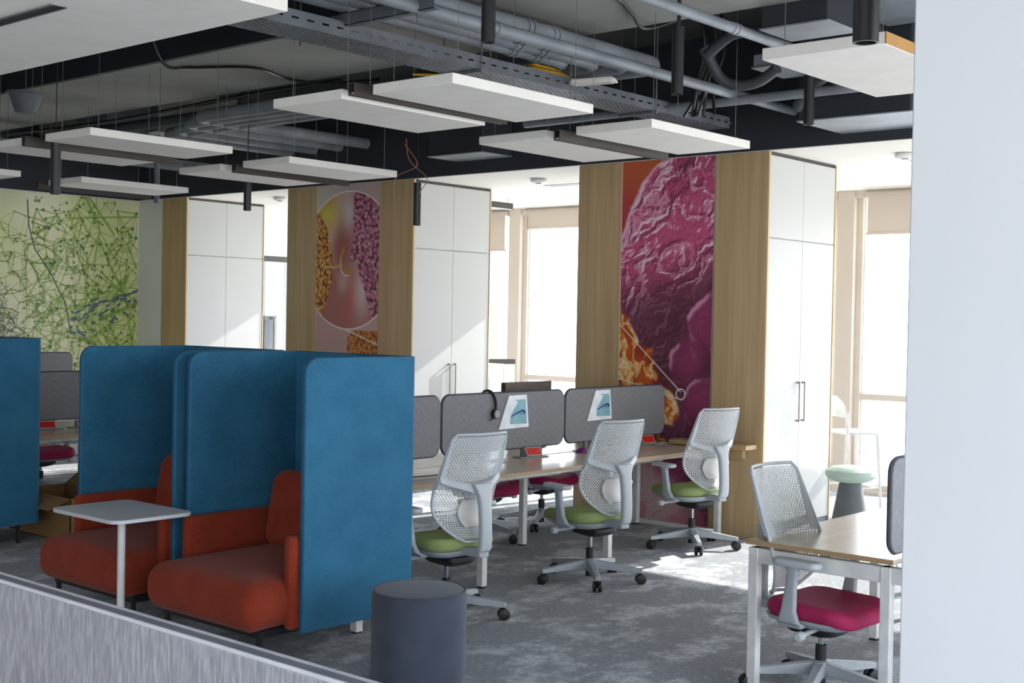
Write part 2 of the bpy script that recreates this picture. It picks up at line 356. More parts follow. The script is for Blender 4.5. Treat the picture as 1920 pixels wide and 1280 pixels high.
def cells(X, Y, s, seed):                    # worley distance and id shade
    r = np.random.default_rng(seed); J = r.random((64, 64, 3)); x = X*s; y = Y*s; xi = np.floor(x).astype(int); yi = np.floor(y).astype(int)
    best = np.full(X.shape, 9.); idv = np.zeros(X.shape)
    for dx in (-1, 0, 1):
        for dy in (-1, 0, 1):
            j = J[(xi+dx) % 64, (yi+dy) % 64]; d = np.hypot(xi+dx+j[..., 0]-x, yi+dy+j[..., 1]-y)
            m = d < best; best = np.where(m, d, best); idv = np.where(m, j[..., 2], idv)
    return best, idv
def emboss(h, k=60): gy, gx = np.gradient(h); return -gx*k+gy*-k
def seg(img, X, Y, a, b, w, col, al=1.0):
    (ax, ay), (bx, by) = a, b; pad = w*2.2
    i = (X >= min(ax, bx)-pad) & (X <= max(ax, bx)+pad) & (Y >= min(ay, by)-pad) & (Y <= max(ay, by)+pad)
    if not i.any(): return
    ys, xs = np.where(i); y0, y1, x0, x1 = ys.min(), ys.max()+1, xs.min(), xs.max()+1
    x = X[y0:y1, x0:x1]; y = Y[y0:y1, x0:x1]; dx, dy = bx-ax, by-ay; L = dx*dx+dy*dy+1e-12
    t = np.clip(((x-ax)*dx+(y-ay)*dy)/L, 0, 1); d = np.hypot(x-ax-t*dx, y-ay-t*dy)
    k = (1-sm(w*.5, w*1.4, d))*al; img[y0:y1, x0:x1] = mix(img[y0:y1, x0:x1], np.broadcast_to(C(*col), img[y0:y1, x0:x1].shape), k)
def grid_art(name, parent, origin, du, W_, H_, img):
    ny, nx = img.shape[:2]; u = np.linspace(0, W_, nx); v = np.linspace(0, H_, ny); U, V = np.meshgrid(u, v)
    du = np.array(du, float); co = np.array(origin, float)[None, None]+U[..., None]*du+V[..., None]*np.array((0, 0, -1.))
    idx = np.arange(nx*ny).reshape(ny, nx); f = np.stack([idx[:-1, :-1], idx[1:, :-1], idx[1:, 1:], idx[:-1, 1:]], -1).reshape(-1, 4)
    me = bpy.data.meshes.new(name); me.vertices.add(nx*ny); me.vertices.foreach_set('co', co.reshape(-1))
    me.loops.add(f.size); me.loops.foreach_set('vertex_index', f.reshape(-1).astype(np.int32)); me.polygons.add(len(f))
    me.polygons.foreach_set('loop_start', (np.arange(len(f))*4).astype(np.int32)); me.polygons.foreach_set('loop_total', np.full(len(f), 4, np.int32)); me.update()
    a = me.color_attributes.new('print', 'FLOAT_COLOR', 'POINT'); s = np.clip(img, 0, 255)/255; l = np.where(s <= .04045, s/12.92, ((s+.055)/1.055)**2.4)
    a.data.foreach_set('color', np.concatenate([l.reshape(-1, 3), np.ones((nx*ny, 1))], 1).reshape(-1).astype(np.float32))
    me.materials.append(M['art']); o = bpy.data.objects.new(name, me); COL.objects.link(o); o.parent = parent
    return o
def art_cell(W_, H_, nx, ny):                # magenta tissue over an orange field
    u = np.linspace(0, W_, nx); v = np.linspace(0, H_, ny); X, Y = np.meshgrid(u, v); Z0 = H_
    wx = fbm(X, Y, 2.2, 5)-.5; wy = fbm(X, Y, 2.2, 15)-.5
    A_ = X*.8+Y*.6; Bq = Y*.8-X*.6; h = fbm(X+wx*.7, Y*.8+wy*.7, 2.4, 21, 4); rd = 1-np.abs(2*fbm(A_*1.5+wx*1.6, Bq*.6+wy*1.6, 2.6, 33, 4)-1); h2 = h*.8+rd*.30+fbm(A_*2.2+wx*2, Bq*.8+wy*2, 7, 39, 3)*.16
    sh = emboss(h2, 16); tone = np.clip(.5+sh*.75, 0, 1)
    low = fbm(X, Y, 1.3, 44, 2); dark = np.clip(sm(.95, 1.5, Y+X*.35)*.95+(low-.5)*.5, 0, 1)
    base = mix(np.broadcast_to(C(198, 84, 124), X.shape+(3,)), C(96, 42, 60), dark)
    img = mix(base, C(88, 34, 60), sm(.5, .12, tone)*.65)
    ridge = sm(.80, .97, rd+(tone-.5)*.5)*(1-dark*.85)
    img = mix(img, C(240, 212, 224), np.clip(sm(.60, .92, tone)*(1-dark*.8)*.9+ridge*.45, 0, 1))
    img = mix(img, C(120, 50, 120), .4*sm(.55, .75, fbm(X, Y, 1.7, 71, 2))*.35)
    def blob(cx, cy, r, q=1.2):
        d = np.hypot((X-cx)+wb, (Y-cy)/q+wb)/r; k = sm(1.02, .94, d); rim = np.exp(-((d-.9)/.09)**2)
        return d, k, rim
    wb = (fbm(X, Y, 5, 77, 3)-.5)*.09
    for cx, cy, r, q in ((.97, 1.50, .27, 1.35), (.74, 1.78, .22, 1.2), (.88, 2.12, .22, 1.1), (.60, 2.75, .26, .8)):
        d, k, rim = blob(cx, cy, r, q)
        body = mix(np.broadcast_to(C(168, 56, 110), X.shape+(3,)), C(84, 28, 56), sm(0, 1, d*.7+((X-cx)+(Y-cy))*1.2))
        img = mix(img, body, k*.6); img = mix(img, C(235, 190, 210), rim*k*sm(.05, -.25, (X-cx)+(Y-cy)*.4)*sm(.35, .6, fbm(X, Y, 9, 81, 3))*.7)
    # orange field top left
    edge = .50-np.sqrt(np.clip(Y*1.02, 0, 9))*.62+.05*(fbm(X, Y, 6, 8)-.5); bgm = sm(.012, -.012, X-edge)
    img = mix(img, mix(np.broadcast_to(C(198, 96, 58), X.shape+(3,)), C(176, 60, 66), sm(.0, .5, Y)), bgm)
    img = mix(img, C(238, 206, 218), np.exp(-((X-edge-.02)/.018)**2)*.8)
    # fiery tissue low left
    fl = fbm(X+wx*.8, Y*.6+wy*.5, 5, 55, 5); fm = sm(.03, -.03, X-(.10+.52*sm(1.25, 2.1, Y)*sm(2.9, 2.45, Y))-(fl-.5)*.45)*sm(1.2, 1.42, Y+(fl-.5)*.5)*sm(2.75, 2.5, Y)
    fr_ = 1-np.abs(2*fbm(X+wx, Y*.7+wy, 6, 66, 4)-1)
    fire = mix(np.broadcast_to(C(206, 88, 30), X.shape+(3,)), C(150, 50, 22), sm(.6, .35, fl)); fire = mix(fire, C(246, 190, 90), sm(.72, .93, fr_)*.8); fire = mix(fire, C(250, 232, 200), sm(.92, .99, fr_)*.8)
    img = mix(img, fire, fm)
    pale = sm(2.30, 2.55, Y-X*.62); img = mix(img, C(206, 178, 172), pale*sm(1.0, .55, X)*.9)
    img = mix(img, C(196, 96, 120), sm(.8, .95, fr_)*pale*.5)
    wl = (240, 226, 214)
    seg(img, X, Y, (0, 1.45), (.66, 2.02), .006, wl, .9); seg(img, X, Y, (0, 1.93), (.62, 2.08), .006, wl, .9)
    for k in range(24):
        a = 2*PI*k/24; b = 2*PI*(k+1)/24; seg(img, X, Y, (.66+.045*math.cos(a), 2.04+.045*math.sin(a)), (.66+.045*math.cos(b), 2.04+.045*math.sin(b)), .006, wl, .95)
    return img
def art_circle(W_, H_, nx, ny):              # two tissues meeting inside a circle
    u = np.linspace(0, W_, nx); v = np.linspace(0, H_, ny); X, Y = np.meshgrid(u, v)
    bl = fbm(X, Y, 1.2, 91, 2); img = mix(np.broadcast_to(C(204, 196, 186), X.shape+(3,)), C(196, 172, 160), sm(.4, .7, bl))
    img = mix(img, C(206, 150, 150), sm(1.25, 1.6, Y)*sm(2.0, 1.7, Y)*.6)
    cx, cy, R = .53, .82, .745; d = np.hypot(X-cx, Y-cy); inside = sm(R+.005, R-.005, d)
    q = mix(np.broadcast_to(C(176, 112, 104), X.shape+(3,)), C(214, 196, 190), sm(.42, .7, fbm(X, Y*.6, 2.3, 12, 2)))
    q = mix(q, C(206, 150, 60), sm(.5, .1, X)*sm(.75, .2, Y)*.9); q = mix(q, C(214, 210, 90), np.exp(-(((X-.18)/.16)**2+((Y-.32)/.12)**2))*.8)
    q = mix(q, C(206, 204, 200), np.exp(-(((X-.52)/.1)**2+((Y-.32)/.18)**2))*.8); q = mix(q, C(150, 84, 78), np.exp(-(((X-.42)/.16)**2+((Y-.68)/.2)**2))*.7)
    q = mix(q, C(204, 96, 88), np.exp(-(((X-.6+(Y-1.25)*.4)/.09)**2+((Y-1.22)/.22)**2))*.8); q = mix(q, C(224, 214, 214), np.exp(-(((X-.75)/.14)**2+((Y-1.15)/.3)**2))*.8)
    cd_, ci = cells(X, Y, 24, 3)
    lm = sm(.01, -.01, X-(.235+.05*np.sin(Y*2.6)-.5*(Y-.95)**2+.03*(fbm(X, Y, 9, 4)-.5)))
    orange = mix(mix(np.broadcast_to(C(196, 118, 50), X.shape+(3,)), C(234, 192, 104), ci), C(110, 60, 26), sm(.35, .75, cd_)); orange = mix(orange, C(250, 222, 130), sm(.25, .05, cd_)*.6)
    q = mix(q, orange, lm*sm(.18, .4, Y))
    rm = sm(-.012, .012, X-(.60+.42*np.clip(Y-.72, 0, 1)**1.0+.03*(fbm(X, Y, 9, 6)-.5))); bud = sm(1.02, .95, np.hypot((X-.66)/.13, (Y-.75)/.11)); rm = np.maximum(rm, bud)
    mag = mix(mix(np.broadcast_to(C(168, 86, 112), X.shape+(3,)), C(214, 156, 172), ci), C(96, 44, 64), sm(.35, .75, cd_)); mag = mix(mag, C(236, 190, 206), sm(.2, .05, cd_)*.5)
    q = mix(q, mag, rm)
    img = mix(img, q, inside)
    for k in range(96):
        a, b = 2*PI*k/96, 2*PI*(k+1)/96; seg(img, X, Y, (cx+R*math.cos(a), cy+R*math.sin(a)), (cx+R*math.cos(b), cy+R*math.sin(b)), .007, (244, 240, 232), .9)
    lo_ = sm(.01, -.01, (Y-.0)*-1+1.58+.0*X+.9*np.clip(.62-X, 0, 1))*(1-inside)*sm(2.25, 2.1, Y)
    img = mix(img, mix(orange, C(170, 80, 34), np.full(X.shape, .35)), lo_*sm(.50, .56, X))
    seg(img, X, Y, (.5, 1.57), (1.0, 1.72), .007, (244, 240, 232), .9)
    for k in range(14):
        a, b = .8+k*.22, .8+(k+1)*.22; seg(img, X, Y, (.50+.10*math.cos(a), .86+.13*math.sin(a)), (.50+.10*math.cos(b), .86+.13*math.sin(b)), .006, (240, 236, 228), .9)
    seg(img, X, Y, (.26, .9), (.42, .87), .012, (220, 180, 90), .9); seg(img, X, Y, (.45, .68), (.40, .80), .02, (200, 140, 40), .8); seg(img, X, Y, (.45, .9), (.56, .97), .02, (196, 132, 40), .8)
    return img
def art_net(W_, H_, nx, ny):                 # green network of nodes and threads
    u = np.linspace(0, W_, nx); v = np.linspace(0, H_, ny); X, Y = np.meshgrid(u, v)
    b = fbm(X, Y, .9, 17, 3); img = mix(np.broadcast_to(C(230, 230, 196), X.shape+(3,)), C(212, 218, 158), sm(.35, .7, b))
    img = mix(img, C(212, 210, 204), sm(.35, -.1, (X-(W_-2.0))*.55+Y*.6)); img = mix(img, C(232, 226, 190), sm(.5, .75, fbm(X, Y, 2.2, 29, 2))*.6)
    img = mix(img, C(200, 212, 120), sm(.9, 1.5, Y)*sm(W_-1.1, W_-.3, X)*.5)
    r = np.random.default_rng(5); x0 = W_-2.6
    def net(n, bx0, bx1, by0, by1, k, w, col, al, nr, ncol):
        P = np.stack([r.uniform(bx0, bx1, n), r.uniform(by0, by1, n)], 1)
        for i in range(n):
            dd = np.hypot(*(P-P[i]).T); 
            for j in np.argsort(dd)[1:k+1]: seg(img, X, Y, P[i], P[j], w*r.uniform(.6, 1.4), col, al*r.uniform(.5, 1))
        for p in P:
            rr = nr*r.uniform(.5, 1.5); seg(img, X, Y, p, p+1e-4, rr, ncol, .9)
        return P
    net(420, x0, W_-.8, .55, 2.4, 5, .0035, (96, 120, 50), .75, .007, (84, 108, 48))
    net(130, x0, W_-1.0, .25, 1.6, 4, .004, (110, 134, 56), .6, .009, (92, 120, 50))
    P = net(120, W_-1.5, W_+.05, .1, 2.6, 5, .0065, (126, 156, 62), .75, .016, (66, 98, 60))
    net(230, W_-1.6, W_+.05, .5, 2.6, 5, .0035, (112, 140, 60), .6, .007, (84, 112, 56))
    net(26, W_-1.3, W_, .0, 2.4, 2, .014, (150, 182, 80), .45, .016, (70, 104, 52))
    net(55, W_-1.5, W_-.3, .04, .7, 1, .006, (130, 168, 60), .6, .014, (84, 120, 46))
    for hub, n, rad, w in (((W_-.75, 1.56), 34, .95, .009), ((W_-.2, 1.2), 22, .8, .011), ((W_-.5, 1.95), 22, .8, .010), ((W_-.9, .5), 14, .55, .008), ((W_-.55, .42), 12, .6, .009)):
        for k in range(n):
            a = r.uniform(0, 2*PI); q = r.uniform(.4, 1)*rad; p = (hub[0]+q*math.cos(a), hub[1]+q*math.sin(a)); seg(img, X, Y, hub, p, w*r.uniform(.25, .8), (120, 152, 56), .7); seg(img, X, Y, p, (p[0]+1e-4, p[1]), .015, (66, 96, 66), .9)
    for k in range(60):
        a = r.normal(0, .45); seg(img, X, Y, (W_-.95+k*.016+a*.08, 1.62-k*.006+a*.2), (W_-.93+k*.016, 1.6-k*.006+a*.2), .018*r.uniform(.5, 1.2), (66, 84, 116), .8)
    for (a, b_, w) in (((W_-1.0, .28), (W_, .2), .017), ((W_-.5, 1.5), (W_, 1.3), .04), ((W_-.4, 1.3), (W_-.15, .98), .028), ((W_-.45, 1.75), (W_-.05, 2.4), .035), ((W_-.8, -.1), (W_-.6, .3), .03), ((W_-.75, -.05), (W_-.35, .45), .022)):
        seg(img, X, Y, a, b_, w*.7, (122, 154, 52), .7)
    for k in range(260):                      # dark tangled stalk at the far left
        t_ = r.random(); p = (W_-2.05+.35*t_+r.normal(0, .06+.1*abs(t_-.3)), .9+1.1*t_+r.normal(0, .05)); a = r.uniform(0, 2*PI); l = r.uniform(.03, .16)
        seg(img, X, Y, p, (p[0]+l*math.cos(a), p[1]+l*math.sin(a)), .004, (72, 92, 84), .8)
    cur = [(W_-1.52, .1), (W_-1.5, .4), (W_-1.42, .68), (W_-1.22, .95), (W_-1.02, 1.3), (W_-.93, 1.7)]
    for a, b_ in zip(cur[:-1], cur[1:]): seg(img, X, Y, a, b_, .009, (58, 82, 66), .9)
    return img

# ------------------------------------------------------------------ wood clad columns with murals and tall cabinets
def cabinet(x, label, pw=.51, handles=True):
    t = thing('storage_cabinet', label, 'cabinet', (x, YC+.02, 0))
    B(-pw+.004, -.004, -.02, .0, .0, 3.198).build('wood_end_panel', 'oak', t, bev=.002)
    B(-pw+.004, -.02, .001, 1.16, 0, 3.195).build('body', 'lacquer', t)
    B(-.003, .006, -.018, 0.006, 0, 3.195).build('edge_strip', 'oak_edge', t); B(-.02, .006, 1.165, 1.18, 0, 3.195).build('edge_strip', 'oak_edge', t)
    B(-.02, -.004, 0.0, 1.17, 3.175, 3.198).build('top_filler', 'bronze', t)
    for i, (a, b) in enumerate(((.01, .583), (.587, 1.16))):
        d = B(-.02, 0, a, b, .08, 2.485).build('door', 'lacquer', t, bev=.0015)
        B(-.02, 0, a, b, 2.495, 3.17).build('upper_door', 'lacquer', t, bev=.0015)
        if handles:
            y = .54 if i == 0 else .63
            MB().box(.0, .03, y-.007, y+.007, .95, .965).box(.0, .03, y-.007, y+.007, 1.275, 1.29).box(.022, .034, y-.007, y+.007, .95, 1.29).build('handle', 'nickel', d, bev=.003)
    B(-.03, -.01, .01, 1.16, 0, .08).build('plinth', 'galv', t)
def clad_column(x0, m0, m1, x1, label, art, H_, px):
    t = thing('clad_column', label, 'column', ((x0+x1)/2, YC, 0)); X0 = (x0+x1)/2
    B(x0-X0, m1-X0, .03, 1.17, 0, 3.198).build('core', 'white_wall', t)
    B(x0-X0, m0-X0-.004, 0, .03, .0, 3.198).build('wood_panel', 'oak', t, bev=.002)
    B(m0-X0-.004, m1-X0, .004, .03, .0, 3.198).build('mural_backing', 'white_wall', t)
    W_ = m1-m0; nx = int(W_*px)+1; ny = int(H_*px)+1
    grid_art('printed_mural', t, (m0-X0, .0035, 3.198), (1, 0, 0), W_, H_, art(W_, H_, nx, ny))
clad_column(-7.243, -6.752, -5.793, -5.28, 'oak-clad column with the magenta and orange tissue mural', art_cell, 3.16, 170)
clad_column(-11.416, -10.911, -9.908, -9.398, 'oak-clad column with the mural of a circle of orange and pink cells', art_circle, 3.16, 150)
cabinet(-5.28, 'tall white cabinet beside the magenta mural column, sun on its doors', .505)
cabinet(-9.398, 'tall white cabinet beside the circle mural column')
cabinet(-13.361, 'tall white cabinet with a narrow oak end, farthest left beside the green mural', .515)
wm = thing('wall_mural', 'green network mural of dots and threads on the left wall', 'mural', (XM+.006, 7.2, 0))
B(-.005, 0, -2.1, 2.09, .1, 3.19).build('backing', 'paper', wm)
grid_art('printed_network', wm, (.002, -1.5, 3.19), (0, 1, 0), 3.59, 2.4, art_net(3.59, 2.4, 500, 340))

# ------------------------------------------------------------------ ceiling: panels, linear lamps, pendants, services
PX = [(-4.87, 5.39, 'front pair, right-hand'), (-5.715, 5.38, 'front pair, left-hand'), (-5.75, 7.22, 'second row, left of the magenta mural'), (-4.89, 7.22, 'second row, over the magenta mural'),
      (-2.70, 5.80, 'beside the right foreground column'), (-8.29, 5.37, 'above the booths, right of its pair'), (-9.20, 5.37, 'above the booths, left of its pair'), (-9.30, 7.20, 'behind the booths, left of its pair'),
      (-8.38, 7.19, 'behind the booths, right of its pair'), (-11.33, 7.10, 'nearest the green mural'), (-11.40, 5.33, 'cut by the left picture edge')]
for i, (x, y, l) in enumerate(PX):
    t = thing('ceiling_panel', 'off-white hanging acoustic panel, ' + l, 'ceiling panel', (x, y, 3.0), 0, 'acoustic panels under the ceiling')
    B(-.3, .3, -.6, .6, 0, .055).build('board', 'panel', t, bev=.003)
    if i == 4: B(.296, .303, -.6, .6, .002, .054).build('edge_band', 'tan', t)
    for sx_ in (-.24, .24):
        for sy_ in (-.5, .5):
            MB().tube([(sx_, sy_, 1.15 if not 5.8 < y+sy_ < 7 else .74), (sx_, sy_, .09)], .0022, 4).tube([(sx_, sy_, .09), (sx_-.02, sy_, .055)], .002, 4).tube([(sx_, sy_, .09), (sx_+.02, sy_, .055)], .002, 4).build('suspension_wire', 'wire', t)
for x, y, z, l in ((-5.29, 5.38, 3.0, 'between the front pair of acoustic panels'), (-5.32, 7.22, 2.97, 'below the second pair, before the magenta mural'), (-8.75, 5.33, 2.97, 'below the pair of panels above the booths'),
                (-8.83, 7.25, 2.97, 'between the panels behind the booths'), (-11.78, 7.1, 2.97, 'beside the panel nearest the green mural')):
    t = thing('linear_lamp', 'long black linear lamp ' + l, 'lamp', (x, y, z), 0, 'black linear lamps between the panels')
    MB().box(-.024, -.019, -.64, .64, 0, .07).box(.019, .024, -.64, .64, 0, .07).box(-.02, .02, -.64, .64, .062, .07).build('housing', 'bronze', t); B(-.017, .017, -.62, .62, .012, .02).build('diffuser', 'lens', t)
    for s_ in (-.5, .5): MB().tube([(0, s_, 1.15 if not 5.8 < y+s_ < 7 else .74), (0, s_, .07)], .0025, 5).build('suspension_wire', 'wire', t)
def pendant(x, y, zb, zt, r, L, l, stem=True):
    t = thing('pendant_lamp', 'black cylinder pendant lamp ' + l, 'lamp', (x, y, zb), 0, 'black cylinder pendants')
    MB().lathe([(r*.82, .03), (r*.82, 0), (r, 0), (r, L), (r*.3, L)], 28).build('housing', 'black', t); MB().lathe([(r*.8, .05), (r*.8, .03), (r*.3, .02)], 24).build('reflector', 'nickel', t)
    MB().tube([(0, 0, L), (.004, .003, L+(zt-zb-L)*.5), (0, 0, zt-zb)], .012 if stem else .004, 6).build('stem' if stem else 'cable', 'black', t)
    MB().lathe([(.04, zt-zb-.03), (.045, zt-zb-.02), (.045, zt-zb)], 16).build('ceiling_rose', 'black', t)
pendant(-4.31, 4.77, 3.17, 4.2, .036, .45, 'nearest, hanging above the front acoustic panels')
pendant(-4.26, 6.40, 3.14, 3.745, .036, .40, 'beside the grey pipe above the magenta mural')
pendant(-4.24, 8.00, 3.16, 4.2, .036, .44, 'next to the acoustic panel by the foreground column')
pendant(-1.62, 3.38, 2.59, 4.2, .036, .55, 'topmost right, in front of the foreground-side panel')
pendant(-8.62, 4.87, 2.63, 4.2, .036, .40, 'on a wire before the green mural', False)
pendant(-9.75, 7.46, 2.75, 4.2, .036, .42, 'on a wire before the left white cabinet', False)
pendant(-8.54, 8.50, 2.64, 4.2, .036, .40, 'on a wire before the middle white cabinet, with red wires', False)
def curve(pts, n=8):                          # catmull-rom
    P = [Vector(p) for p in pts]; P = [P[0]*2-P[1]]+P+[P[-1]*2-P[-2]]; out = []
    for i in range(1, len(P)-2):
        for k in range(n):
            t_ = k/n; a, b, c, d = P[i-1:i+3]; out.append(.5*((2*b)+(c-a)*t_+(2*a-5*b+4*c-d)*t_*t_+(3*b-a-3*c+d)*t_**3))
    return out+[P[-2]]
def pipe(pts, r, label, name='pipe', cat='pipe', m='pipe', group=None, collars=()):
    t = thing(name, label, cat, tuple(pts[0]), 0, group); o = Vector(pts[0])
    Q = []
    for i, p in enumerate(pts):               # round the corners
        p = Vector(p)
        if 0 < i < len(pts)-1:
            a = (Vector(pts[i-1])-p); b = (Vector(pts[i+1])-p); k = min(.16, a.length/2, b.length/2); a = p+a.normalized()*k; b = p+b.normalized()*k
            Q += [a*(1-s)**2+p*2*s*(1-s)+b*s*s for s in (0, .25, .5, .75, 1)]
        else: Q.append(p)
    MB().tube([q-o for q in Q], r, 14).build('pipe_body', m, t)
    for c in collars:
        for k in (0, .05): MB().tube([Vector((c[0], c[1]+k, c[2]))-o, Vector((c[0], c[1]+k+.03, c[2]))-o], r*1.13, 14).build('coupling', m, t)
    return t
pipe([(-5.05, 1.5, 3.5), (-5.05, 9.28, 3.5)], .038, 'long straight grey pipe running to the black bulkhead', collars=[(-5.05, 8.3, 3.5), (-5.05, 5.6, 3.5)])
pipe([(-4.2, 1.5, 3.62), (-4.2, 9.25, 3.62)], .034, 'straight grey pipe at the right passing behind the corner panel', collars=[(-4.2, 6.9, 3.62)])
for k in range(4):
    x = -5.22-.145*k; yb = 7.62-.17*k
    pipe([(x, 1.5, 3.61), (x, yb, 3.61), (-11.35+.42*k, yb, 3.61), (-11.35+.42*k, 9.27, 3.61)], .058, ['outermost', 'second', 'third', 'innermost'][k]+' grey pipe of the bundle that bends over the cable tray', group='bundle of grey pipes', collars=[(x, 6.1+.12*k, 3.61), (x, 6.35+.12*k, 3.61)])
pipe([(-15, 7.3, 3.66), (-9.6, 7.3, 3.66), (-9.6, 7.3, 4.1)], .05, 'dark grey duct pipe along the beam at the left', m='dark_pipe')
pipe([(-7.1, 8.35, 3.45), (-3.4, 8.35, 3.45)], .035, 'thin grey pipe crossing below the pipe bundle near the bulkhead')
pipe([(-4.75, 7.5, 3.62), (-4.5, 7.45, 3.75), (-4.3, 7.6, 3.7)], .038, 'curved grey flexible hose by the fan coil unit', 'hose', 'hose', m='dark_pipe')
pipe([(-4.85, 7.6, 3.7), (-4.78, 7.75, 3.45), (-4.55, 7.8, 3.43), (-4.35, 7.75, 3.52)], .038, 'grey flexible hose looped under the fan coil unit', 'hose', 'hose', m='dark_pipe')
pipe([(-4.1, 8.1, 3.55), (-4.45, 8.4, 3.5), (-4.6, 8.5, 3.38)], .045, 'short grey hose dropping behind the straight pipe', 'hose', 'hose', m='dark_pipe')
# cable trays with slotted sides and perforated bottoms
def tray(x0, x1, y0, y1, z, label, par=None):
    t = thing('cable_tray', label, 'cable tray', (x0, y0, z)); w = x1-x0; L = y1-y0
    for xx, nm in ((0, 'side_rail'), (w, 'side_rail')):
        n = int(L/.11); mb = MB().box(xx-.0015, xx+.0015, 0, L, 0, .04).box(xx-.0015, xx+.0015, 0, L, .052, .09)
        for k in range(n+1): mb.box(xx-.0015, xx+.0015, k*L/n-.03, k*L/n+.03, .04, .052)
        mb.build(nm, 'galv', t)
        B(min(xx, xx+(.012 if xx == 0 else -.012)), max(xx, xx+(.012 if xx == 0 else -.012)), 0, L, .088, .0905).build('lip', 'galv', t)
    perf_surface(lambda u, v: (u*w, v*L, 0), 8, int(L/.035), .5, .45).build('perforated_base', 'galv', t, smooth=False, solid=.002)
    n = int(L/2.0)
    for k in range(n+1):
        y = 1.15+k*2.0
        if y > L: break
        B(-.03, w+.03, y-.015, y+.015, -.022, -.004).build('bracket', 'galv', t); zt = (4.2 if not 5.8 < y0+y < 7 else 3.745)-z
        for xx in (-.02, w+.02): MB().tube([(xx, y, -.03), (xx, y, zt)], .005, 6).build('threaded_rod', 'wire', t)
tray(-5.93, -5.63, 3.0, 9.25, 3.405, 'slotted grey cable tray running towards the black bulkhead')
tray(-12.9, -12.6, 4.6, 9.25, 3.45, 'slotted dark cable tray high beside the green mural')
t = thing('cross_channel', 'grey steel channel crossing beneath the pipe bundle near the dropped ceiling', 'channel', (-6.2, 4.98, 3.47))
MB().box(0, 1.3, -.0, .004, 0, .075).box(0, 1.3, 0, .05, 0, .004).box(0, 1.3, 0, .05, .071, .075).build('channel', 'galv', t)
for xx in (.15, 1.15): MB().tube([(xx, .025, -.06), (xx, .025, .72)], .006, 6).build('threaded_rod', 'wire', t)
t = thing('perforated_plate', 'perforated grey metal plate at the corner of the dropped ceiling', 'plate', (-5.75, 4.1, 3.60))
perf_surface(lambda u, v: (u*.75, v*1.05, 0), 18, 34, .5, .5).build('sheet', 'galv', t, smooth=False, solid=.003); B(-.01, .0, 0, 1.05, 0, .06).build('side_rail', 'galv', t); B(.75, .76, 0, 1.05, 0, .06).build('side_rail', 'galv', t)
for xx in (.05, .7): MB().tube([(xx, .5, 0), (xx, .5, .86)], .005, 6).build('threaded_rod', 'wire', t)
# duct boxes, fan coil and odd fittings
def ductbox(x0, x1, y0, y1, z0, z1, label, name='duct_box', m='black_paint'):
    t = thing(name, label, 'duct', ((x0+x1)/2, (y0+y1)/2, z0)); a, b, c = (x1-x0)/2, (y1-y0)/2, z1-z0
    B(-a, a, -b, b, .012, c).build('casing', m, t, bev=.01); B(-a-.01, a+.01, -b-.01, b, 0, .012).build('bottom_plate', 'pipe', t, bev=.004)
    return t
ductbox(-8.75, -8.05, 8.85, 9.28, 3.33, 4.19, 'black duct box with grey bottom plate before the middle of the bulkhead')
ductbox(-4.62, -3.75, 8.55, 9.28, 3.28, 4.19, 'black duct box with grey bottom plate beside the foreground column')
ductbox(-4.05, -3.6, 7.0, 7.4, 3.60, 3.95, 'dark fan coil unit with grey edge behind the straight pipe', 'fan_coil')
ductbox(-4.6, -4.26, 7.85, 8.3, 3.56, 3.66, 'flat grey duct piece behind the fan coil unit', 'duct_piece', 'pipe')
ductbox(-3.9, -1.2, 7.75, 8.5, 3.88, 4.19, 'wide crumpled duct high behind the corner acoustic panel', 'duct_box', 'pipe')
ductbox(-12.5, -11.9, 7.3, 7.8, 3.50, 3.98, 'small dark electrical box high at the left recess', 'junction_box', 'galv')
t = thing('light_fixture', 'small white batten fixture lying by the cable tray', 'light', (-5.42, 7.1, 3.43), .25); MB().prism([(-.17, 0), (.17, 0), (.15, .035), (-.15, .035)], 'y', -.045, .045).build('body', 'panel', t, bev=.006); B(-.14, .14, -.035, .035, -.004, 0).build('lens', 'lens', t)
for x, y, s_ in ((-.3, 0, 1),): MB().tube([(-.12, 0, .03), (-.12, 0, .3)], .003, 5).build('hanger', 'wire', t)
t = thing('bell_speaker', 'grey bell-shaped hanging speaker at the far left', 'speaker', (-10.25, 5.51, 3.45))
MB().lathe([(.07, -.0), (.085, .004), (.135, .15), (.16, .165), (.16, .175), (.09, .172)], 28).build('bell', 'galv', t); MB().tube([(0, 0, .17), (0, 0, .75)], .005, 6).build('cable', 'wire', t); MB().lathe([(.02, .17), (.015, .21)], 10).build('cap', 'galv', t)
def cable(name, pts, r, m, label, cat='cable'):
    o = Vector(pts[0]); return tag(MB().tube([p-o for p in curve(pts)], r, 6).build(name, m, loc=tuple(o)), label, cat)
cable('black_cable', [(-8.6, 5.6, 4.0), (-8.62, 5.78, 3.72), (-8.6, 6.0, 3.729), (-8.2, 6.3, 3.729), (-8.35, 6.8, 3.729), (-8.1, 7.02, 3.7), (-7.7, 7.2, 3.72)], .013, 'black', 'black cable clipped across the grey concrete beam')
cable('black_cable', [(-4.9, 5.9, 3.729), (-4.6, 6.15, 3.729), (-4.75, 6.6, 3.729), (-4.85, 6.9, 3.70), (-4.7, 7.15, 3.8)], .012, 'black', 'black cable looping off the beam above the straight pipe')
cable('black_cable', [(-14.2, 6.9, 3.7), (-12.6, 7.08, 3.70), (-11.2, 7.06, 3.68), (-9.4, 7.05, 3.72), (-8.0, 7.05, 3.72)], .02, 'black', 'thick dark cable bundle along the far edge of the beam')
